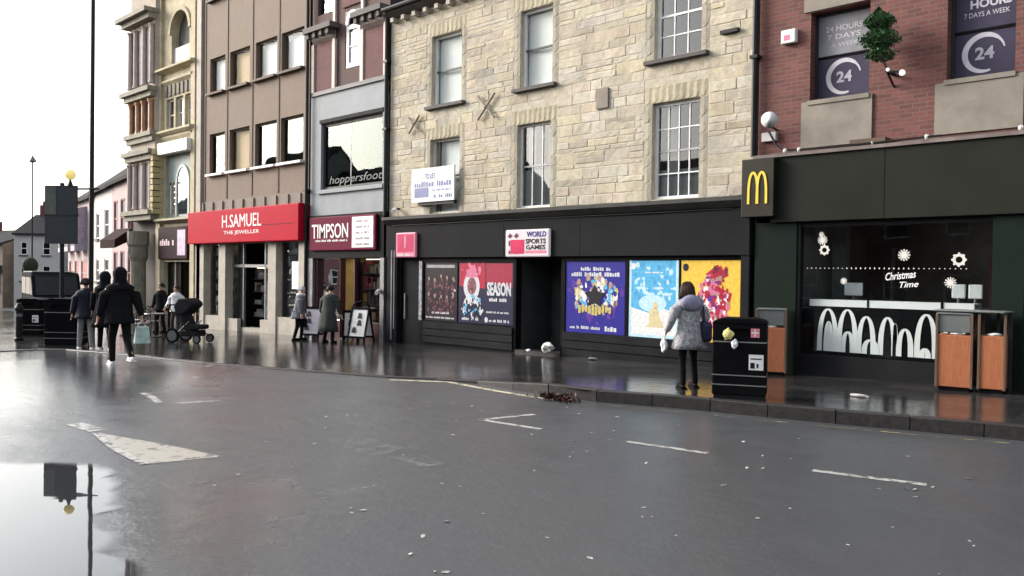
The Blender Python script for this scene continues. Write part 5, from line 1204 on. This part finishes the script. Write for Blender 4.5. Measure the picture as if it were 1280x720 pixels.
# heap of wet leaves against the kerb
M['leafred'] = mat('wet_red_leaves', (.06, .017, .013), .5, .5, 20); M['leafdark'] = mat('wet_dark_leaves', (.02, .012, .01), .5, .4, 20)
lx, ly = -1.45, -5.05
t_ = thing('leaf_heap', 'small heap of wet dark red leaves in the gutter where the kerb bends', 'leaves', (lx, ly, zr(lx)))
def leafp(r_): return (r_.gauss(.1, .12), r_.gauss(0, .07), abs(r_.gauss(0, .04))+.01)
foliage(80, leafp, .05, 1).build('red_leaves', 'leafred', t_, world=False); foliage(90, lambda r_: (r_.gauss(-.08, .18), r_.gauss(0, .08), abs(r_.gauss(0, .03))+.01), .05, 2).build('dark_leaves', 'leafdark', t_, world=False)
M['leaf'] = mat('pale_fallen_leaf', (.42, .4, .36), .5, .4, 6)
lf = MB().add([(-.05, 0, .004), (-.02, .03, .012), (.03, .028, .006), (.06, 0, .014), (.03, -.03, .005), (-.02, -.028, .012)], [(0, 1, 2, 3), (0, 3, 4, 5)]).build('fallen_leaf', 'leaf')
tag(lf, 'small pale fallen leaf scattered on the wet road', 'leaf', 'fallen leaves scattered on the road')
r_ = random.Random(21)
for i in range(120):
    o = lf if i == 0 else lf.copy()
    if i: col.objects.link(o)
    while True:
        x = r_.uniform(-2.5, 6.2); y = r_.uniform(-12.4, -5.2)
        if y < yk(x)-.5 and not (x < 2.6 and y < -11.2): break
    o.location = (x, y, zr(x)+.002); o.rotation_euler = (r_.uniform(-.2, .2), r_.uniform(-.2, .2), r_.uniform(0, 6.3)); s_ = r_.uniform(.2, .62); o.scale = (s_, s_, s_)

# ------------------------------------------------------------------ people
def skin_obj(name, V, E, rad, m, parent, sub=2):
    me = bpy.data.meshes.new(name); me.from_pydata([tuple(v) for v in V], E, []); o = bpy.data.objects.new(name, me); col.objects.link(o)
    md = o.modifiers.new('skin', 'SKIN'); md.use_smooth_shade = True; md.branch_smoothing = .5
    if not me.skin_vertices:
        bpy.context.view_layer.objects.active = o
    sv = me.skin_vertices[0].data
    for i, r_ in enumerate(rad):
        sv[i].radius = r_ if isinstance(r_, tuple) else (r_, r_); sv[i].use_root = (i == 0)
    if sub: s_ = o.modifiers.new('sub', 'SUBSURF'); s_.levels = sub; s_.render_levels = sub
    dg = bpy.context.evaluated_depsgraph_get(); dg.update(); ev = o.evaluated_get(dg)
    nm = bpy.data.meshes.new_from_object(ev); bpy.data.objects.remove(o)
    for p in nm.polygons: p.use_smooth = True
    nm.materials.clear(); nm.materials.append(M[m] if isinstance(m, str) else m)
    r2_ = bpy.data.objects.new(name, nm); link(r2_, parent); return r2_
def ik(a, b, l1, l2, hint):
    d = b-a; L_ = min(d.length, (l1+l2)*.998); n_ = d.normalized(); x = (l1*l1-l2*l2+L_*L_)/(2*L_); h = math.sqrt(max(0, l1*l1-x*x))
    p = (Vector(hint)-n_*Vector(hint).dot(n_)).normalized(); return a+n_*x+p*h, a+n_*L_
def person(label, x, y, facing, H, z=None, lean=0., feet=((.09, 0, 0), (-.09, 0, 0)), hands=((.27, -.05, .46), (-.27, -.05, .46)), coat='black', hem=.45, flare=1.15, trousers='black', hair=None, hood=None, shoes='black', head=(0, 0), build=1., hip=.515, group=None, collar=None, skirt=None, hairlen=.0, sub=1):
    z = zp(x, y) if z is None else z
    t_ = thing('person', label, 'person', (x, y, z), math.atan2(facing[0], -facing[1]), group)
    U = H
    def up(p, l=1.):      # upper body leans forward (-Y) about the hip
        q = Vector(p)*U; hz = hip*U; a = lean*l; dy, dz = q.y, q.z-hz
        return Vector((q.x, dy*math.cos(a)-dz*math.sin(a), hz+dy*math.sin(a)+dz*math.cos(a)))
    pelv = Vector((0, 0, hip*U)); belly = up((0, 0, hip+.1), .6); chest = up((0, .0, .73)); nb = up((0, .005, .82)); nk = up((0, -.005, .86)); hd = up((head[0]*.3, -.012+head[1]*.3, .905)); hc = up((head[0]*.6, -.008+head[1]*.4, .95))
    V = [pelv, belly, chest, nb, nk, hd, hc]; E = [(0, 1), (1, 2), (2, 3), (3, 4), (4, 5), (5, 6)]; b = build
    rad = [(.085*U*b, .065*U*b), (.075*U*b, .06*U*b), (.085*U*b, .062*U*b), (.045*U, .04*U), (.03*U, .03*U), (.044*U, .05*U), (.043*U, .05*U)]
    def addv(p, r_, par): V.append(Vector(p)); rad.append(r_); E.append((par, len(V)-1)); return len(V)-1
    nose = up((head[0]*.3, -.075, .915)); addv(nose, .009*U, 5)
    legs, arms = [], []
    for k, s_ in enumerate((1, -1)):
        f = Vector(feet[k])*U; hipj = Vector((s_*.05*U, 0, (hip-.02)*U)); ank = f+Vector((0, .01*U, .045*U))
        kn, ank = ik(hipj, ank, .235*U, .225*U, (0, -1, 0)); toe = f+Vector((0, -.09*U, .018*U)); legs.append((hipj, kn, ank, f))
        a = addv(hipj, .042*U, 0); a = addv(kn, .027*U, a); a = addv(ank, .019*U, a); addv(toe, .016*U, a)
        sh = up((s_*.105*b, .0, .80)); hn = Vector(hands[k])*U; hn = up((hands[k][0], hands[k][1], hands[k][2])) if lean < .2 else hn
        el, wr = ik(sh, hn, .165*U, .15*U, (s_*.35, .8, -.2)); arms.append((sh, el, wr))
        a = addv(sh, .026*U, 2); a = addv(el, .022*U, a); a = addv(wr, .017*U, a)
        dn = (wr-el).normalized(); fw = Vector((0, -1, 0)); sd = dn.cross(fw).normalized() if abs(dn.dot(fw)) < .95 else Vector((1, 0, 0)); fw = sd.cross(dn).normalized()
        palm = wr+dn*.035*U; pa = addv(palm, (.021*U, .013*U), a)
        for j, ln in enumerate((.9, 1, .95, .75)):
            base = palm+dn*.018*U+fw*(.5-j*.333)*.036*U; c1 = base+dn*.022*U*ln; c2 = c1+dn*.02*U*ln-sd*s_*.01*U
            i0 = addv(base, .0058*U, pa); i1 = addv(c1, .0052*U, i0); addv(c2, .0045*U, i1)
        th0 = wr+dn*.02*U+fw*.022*U; i0 = addv(th0, .007*U, pa); addv(th0+dn*.022*U+fw*.016*U, .0055*U, i0)
    skin_obj('body', V, E, rad, 'skin', t_, sub)
    e = MB()
    for s_ in (-1, 1): e.ball(up((head[0]*.3+s_*.018, -.062, .925)), .006*U, 6, 4)
    e.build('eyes', 'inkblack', t_, world=False)
    e = MB()
    for s_ in (-1, 1): e.ball(up((head[0]*.3+s_*.05, 0, .915)), (.006*U, .012*U, .018*U), 8, 6)
    e.build('ears', 'skin', t_, world=False)
    # clothes
    tv, te, tr = [Vector((0, 0, (hip+.03)*U))], [], [(.075*U*b, .06*U*b)]
    for hj, kn, an, f in legs:
        i = len(tv); tv += [hj, kn, an-Vector((0, 0, .022*U))]; tr += [.052*U*b, .04*U, .031*U]; te += [(0, i), (i, i+1), (i+1, i+2)]
    skin_obj('trousers', tv, te, tr, trousers, t_, sub)
    sh_ = MB()
    for hj, kn, an, f in legs:
        prof = [(.1, .0), (.1, .02), (.35, .045), (.75, .05), (1., .05)]
        for zz in (0,): sh_.ball((f.x, f.y-.035*U, f.z+.025*U), (.03*U, .085*U, .028*U), 12, 8); sh_.box(f.x-.028*U, f.x+.028*U, f.y-.105*U, f.y+.045*U, f.z, f.z+.014*U)
    sh_.build('shoes', shoes, t_, world=False)
    prof = [(.118*flare, hem), (.119*(1+(flare-1)*.7), hem+(hip-hem)*.35), (.118*(1+(flare-1)*.35), hem+(hip-hem)*.7), (.115, hip+.01), (.111, hip+.06), (.108, hip+.11), (.111, .70), (.118, .745), (.126, .78), (.118, .808), (.09, .832), (.058, .842), (.046, .858)]
    prof = [p for p in prof if p[1] >= hem-.001]
    ck = MB().lathe([(r__*U*b, zz*U) for r__, zz in prof], n=28)
    fr_ = random.Random(int(abs(x*31+y*17)*10)); ph = [fr_.uniform(0, 6) for _ in range(4)]
    nv = []
    for vx, vy, vz in ck.v:
        a = math.atan2(vy, vx); zz = vz/U
        flat = .68 if zz > .7 else (.8 if zz < hip else .8-.12*(zz-hip)/(.7-hip))
        k = 1+(.05*math.sin(5*a+ph[0])+.03*math.sin(9*a+ph[1]))*max(0, min(1, (hip+.08-zz)*6))+.022*math.sin(zz*90+3*a+ph[2])+.018*math.sin(zz*55-2*a+ph[3])
        p = (vx/U*k, vy/U*k*flat, zz); nv.append(tuple(up(p)) if zz > hip else (p[0]*U, p[1]*U, vz))
    ck.v = nv
    ct = ck.build('coat', coat, t_, smooth=True, world=False)
    for s_, (sh, el, wr) in zip((1, -1), arms):
        ins = up((s_*.05*b, 0, .785)); m1 = el.lerp(wr, .5)+Vector((0, .008*U, 0))
        skin_obj('sleeve', [sh, ins, sh.lerp(el, .5), el, m1, wr], [(0, 1), (0, 2), (2, 3), (3, 4), (4, 5)], [.064*U*b, .05*U, .05*U*b, .044*U*b, .038*U, .031*U], coat, ct, 2)
    if hair:
        q = MB(); c = up((head[0]*.6, .01, .948)); q.ball(c, (.053*U, .057*U, .055*U), 14, 10)
        hr = random.Random(int(abs(x)*100))
        for k in range(150 if hairlen else 60):       # locks falling from the crown
            a = hr.uniform(-.25, math.pi+.25); el_ = hr.uniform(.1, 1.2)
            d = Vector((math.cos(a)*math.cos(el_), math.sin(a)*math.cos(el_), math.sin(el_))); p0 = c+Vector((d.x*.054*U, d.y*.058*U, d.z*.056*U))
            d1 = Vector((math.cos(a), math.sin(a), 0)); p1 = c+Vector((d1.x*.06*U, d1.y*.064*U, -.005*U)); ln = (hairlen+.03)*U*hr.uniform(.7, 1.15)
            p2 = p1+Vector((d1.x*hr.uniform(-.012, .012)*U, d1.y*.004*U, -ln*.6)); p3 = p2+Vector((d1.x*hr.uniform(-.015, .01)*U, hr.uniform(-.008, .008)*U, -ln*.5))
            q.tube([p0, p1, p2, p3], [.004*U, .008*U, .008*U, .002*U], 4)
        q.build('hair', hair, t_, smooth=True, world=False)
    if hood:
        q = MB(); q.lathe([(.098*U*b, -.155*U), (.088*U, -.125*U), (.07*U, -.085*U), (.064*U, -.04*U), (.069*U, .0), (.066*U, .035*U), (.05*U, .062*U), (.025*U, .078*U), (.004*U, .083*U)], tuple(up((0, .012, .93))), 18, 1, 1.02)
        q.v = [(vx*(1+.03*math.sin(vz*60+4*math.atan2(vy, vx))), vy, vz) for vx, vy, vz in q.v]
        q.build('hood', hood, t_, smooth=True, world=False)
    if collar:
        q = MB(); c = nb+Vector((0, 0, .01*U)); q.lathe([(.075*U, -.03*U), (.088*U, 0), (.07*U, .035*U), (.055*U, .03*U)], tuple(c), 16); q.build('collar', collar, t_, smooth=True, world=False)
    return t_
M['blackcoat'] = mat('black_coat', (.009, .009, .0105), .85, .35, 9, .25, 25, spec=.08); M['navycoat'] = mat('navy_coat', (.012, .013, .026), .7, .3, 9, .2, 25)
M['greycoat'] = mat('grey_coat', (.16, .16, .18), .85, .25, 12, .2); M['greencoat'] = mat('dark_green_grey_coat', (.04, .045, .042), .85, .3, 10, .2)
M['pale'] = mat('pale_trousers', (.24, .235, .24), .8, .2, 9); M['whitehair'] = mat('white_hair', (.62, .58, .58), .8, .2, 20); M['brownhair'] = mat('dark_brown_hair', (.045, .022, .014), .55, .5, 30, .3, 60, stretch=(3, 3, .6)); M['darkhair'] = mat('dark_hair', (.02, .014, .012), .6, .3, 20)
M['whiteshoe'] = mat('white_shoe', (.68, .68, .68), .5); M['beige'] = mat('beige_scarf', (.36, .29, .22), .85, .3, 12)
M['speckle'] = mat('speckled_grey_coat', (.5, .49, .5), .9, .2, 24, .3, 60, c2=(.1, .1, .115)); M['lilac'] = mat('lilac_grey_hood', (.24, .23, .32), .85, .3, 10, .2)
M['bagnavy'] = mat('navy_bag', (.03, .028, .06), .5, .3, 6)
wx, wy = -.18, -3.37
w_ = person('woman with dark brown hair in a speckled grey hooded coat beside the litter bin', wx, wy, (-.82, .57), 1.66, feet=((.075, .05, 0), (-.085, -.04, 0)), hands=((.2, -.06, .53), (-.15, -.14, .62)), coat='speckle', hem=.37, flare=1.35, trousers='blackcoat', hair='brownhair', hairlen=.085, head=(.03, 0), collar='lilac', lean=.05, build=1.03)
q = MB(); q.ball((0, .11, 1.33), (.19, .09, .13), 18, 12).build('hood', 'lilac', w_, smooth=True, world=False)
c_ = Vector((wx, wy, zp(wx, wy))); a_ = math.atan2(-.82, -.57)
t_ = thing('handbag', 'navy bag hanging at the right hip of the woman in the speckled coat', 'bag', tuple(c_), a_)
MB().box(-.34, -.17, -.22, .16, .72, 1.04).build('bag_body', 'bagnavy', t_, .06, world=False); MB().tube([(-.21, -.14, 1.0), (-.2, -.08, 1.25), (-.16, .0, 1.42), (-.2, .08, 1.25), (-.21, .1, 1.0)], .016, 6).build('strap', 'bagnavy', t_, world=False)
t_ = thing('carrier_bag', 'small white bag in the left hand of the woman in the speckled coat', 'bag', tuple(c_), a_)
crumple((.37, -.1, .66), (.06, .07, .12), 15).build('bag_body', 'white', t_, world=False); MB().tube([(.36, -.1, .76), (.35, -.1, .9)], .008, 5).build('handle', 'white', t_, world=False)
person('man in a black hooded jacket and black trousers striding along the road', -9.84, -8.29, (-.98, .1), 1.9, z=zr(-9.84), feet=((.05, -.1, .0), (-.055, .22, .06)), hands=((.19, -.1, .47), (-.2, .08, .45)), coat='blackcoat', hem=.43, flare=1.08, trousers='blackcoat', hair=None, hood='blackcoat', shoes='whiteshoe', lean=.06, hip=.5, build=1.12)
t_ = thing('shopping_bag', 'pale green and white carrier bag held by the man in the black hooded jacket', 'bag', (-9.84, -8.29, zr(-9.84)), math.atan2(-.98, -.1))
MB().prism([(-.52, .42), (-.22, .42), (-.26, .76), (-.48, .76)], .06, .2).build('bag_body', mat('mint_bag', (.42, .55, .5), .6, .35, 9), t_, .02, world=False); MB().tube([(-.44, .13, .76), (-.35, .16, .88), (-.28, .13, .76)], .01, 5).build('handle', 'white', t_, world=False)
person('person in a long black coat with the hood up, standing beside the striding man', -13.2, -7.35, (-.8, .5), 1.82, feet=((.08, -.1, 0), (-.08, .08, 0)), coat='blackcoat', hem=.3, flare=1.25, trousers='blackcoat', hood='blackcoat', shoes='whiteshoe', hands=((.17, -.1, .5), (-.17, -.1, .5)))
person('person in a navy jacket with pale bare looking legs, behind the near black bin', -13.85, -7.55, (-.85, .3), 1.68, feet=((.08, -.08, 0), (-.08, .1, 0)), coat='navycoat', hem=.44, trousers='pale', hair='darkhair', shoes='whiteshoe', hands=((.17, -.08, .48), (-.17, -.06, .48)))
person('stooping white haired person in a grey coat outside the red signed jeweller', -14.5, -1.5, (.62, .75), 1.6, lean=.16, coat='greycoat', hem=.4, flare=1.3, trousers='blackcoat', hair='whitehair', collar='whitehair', hands=((.18, -.12, .5), (-.2, -.08, .5)), feet=((.07, -.05, 0), (-.07, .06, 0)), skirt='greycoat', build=1.1)
person('person in a long dark green coat and beige scarf outside the maroon shop', -12.8, -1.6, (-.3, .9), 1.62, lean=.14, coat='greencoat', hem=.2, flare=1.35, trousers='blackcoat', hair='darkhair', collar='beige', hands=((.24, -.1, .52), (-.2, -.08, .5)), build=1.15)
t_ = thing('dark_bag', 'dark bag held low by the stooping white haired person', 'bag', (-14.5, -1.5, zp(-14.5, -1.5)), math.atan2(.62, -.75)); MB().box(.2, .34, -.22, .1, .36, .64).build('bag_body', 'blackfabric', t_, .04, world=False); MB().tube([(.27, -.15, .64), (.26, -.07, .8), (.27, .03, .64)], .012, 5).build('handle', 'blackfabric', t_, world=False)
person('person in black standing near the doorway of the ornate building', -21.3, -2.6, (.4, -.8), 1.68, coat='blackcoat', hem=.44, trousers='blackcoat', hair='darkhair', hands=((.17, -.08, .48), (-.17, -.06, .48)))
person('person in a white top standing behind the cafe tables', -19.9, -2.7, (.5, -.8), 1.6, coat='whiteshoe', hem=.46, trousers='greencoat', hair='brownhair', hands=((.17, -.1, .55), (-.17, -.1, .55)))
person('person in dark clothes far down the street at the left edge', -27.5, -7.6, (-.9, -.1), 1.7, coat='blackcoat', hem=.43, trousers='blackcoat', hair='darkhair', hands=((.17, -.08, .48), (-.17, -.06, .48)))
# clipped street tree at the far left
t_ = thing('street_tree', 'dark bushy street tree at the far left edge of the street', 'tree', (-41.5, -5.6, zr(-41)))
foliage(1500, lambda r_: (lambda a, b_, c: (a*1.1, b_*1.1, 2.2+c*1.1))(*(Vector((r_.gauss(0, 1), r_.gauss(0, 1), r_.gauss(0, 1))).normalized()*r_.random()**.4)), .16, 6).build('crown', mat('dark_leaves', (.04, .045, .03), .8, .5, 9), t_, world=False)
MB().tube([(0, 0, 0), (0, 0, 1.5), (.1, 0, 2.4)], [.12, .09, .04]).build('trunk', 'brownfin', t_, world=False)

# ------------------------------------------------------------------ light
SUN = Vector((-.86, -.42, .42)).normalized()
w = bpy.data.worlds.new('World'); sc.world = w; w.use_nodes = True; t = w.node_tree; bg = t.nodes['Background']
sky = t.nodes.new('ShaderNodeTexSky'); sky.sky_type = 'NISHITA'; sky.sun_disc = False
sky.sun_elevation = math.asin(SUN.z); sky.sun_rotation = math.atan2(SUN.x, SUN.y); sky.air_density = 1.2; sky.dust_density = 3.5; sky.ozone_density = 1.
hs = t.nodes.new('ShaderNodeHueSaturation'); hs.inputs['Saturation'].default_value = .4
t.links.new(sky.outputs[0], hs.inputs['Color']); t.links.new(hs.outputs[0], bg.inputs[0]); bg.inputs[1].default_value = .13
ld = bpy.data.lights.new('sun', 'SUN'); ld.energy = 1.0; ld.angle = R(20); ld.color = (1, .97, .93)
lo = bpy.data.objects.new('sun', ld); col.objects.link(lo); lo.rotation_euler = SUN.to_track_quat('Z', 'Y').to_euler()

# ------------------------------------------------------------------ camera
cd = bpy.data.cameras.new('camera'); cam = bpy.data.objects.new('camera', cd); col.objects.link(cam); sc.camera = cam
cd.sensor_width = 36; cd.lens = 36*1050/1280; cd.clip_start = .05; cd.clip_end = 2000
th = math.atan2(1080, 1050); v = Vector((-math.cos(th), math.sin(th), 0)); pitch = math.atan2(17, 1050); roll = R(.75)
fw = v*math.cos(pitch)-Vector((0, 0, math.sin(pitch))); r0 = Vector((v.y, -v.x, 0)); u0 = r0.cross(fw)
r_ = r0*math.cos(roll)+u0*math.sin(roll); u_ = -r0*math.sin(roll)+u0*math.cos(roll)
m4 = Matrix((r_, u_, -fw)).transposed().to_4x4(); m4.translation = (6.95, -14.67, 1.87); cam.matrix_world = m4

sc.render.engine = 'CYCLES'; sc.view_settings.view_transform = 'Standard'; sc.view_settings.look = 'None'; sc.view_settings.gamma = 1; sc.view_settings.use_curve_mapping = False
sc.view_settings.exposure = 1.65
sc.cycles.max_bounces = 6; sc.cycles.transparent_max_bounces = 12; sc.cycles.caustics_reflective = False; sc.cycles.caustics_refractive = False
sc.cycles.use_denoising = True; sc.cycles.sample_clamp_indirect = 6
for o in list(bpy.data.objects):
    if o.type == 'EMPTY' and o.get('label') == '': del o['label']
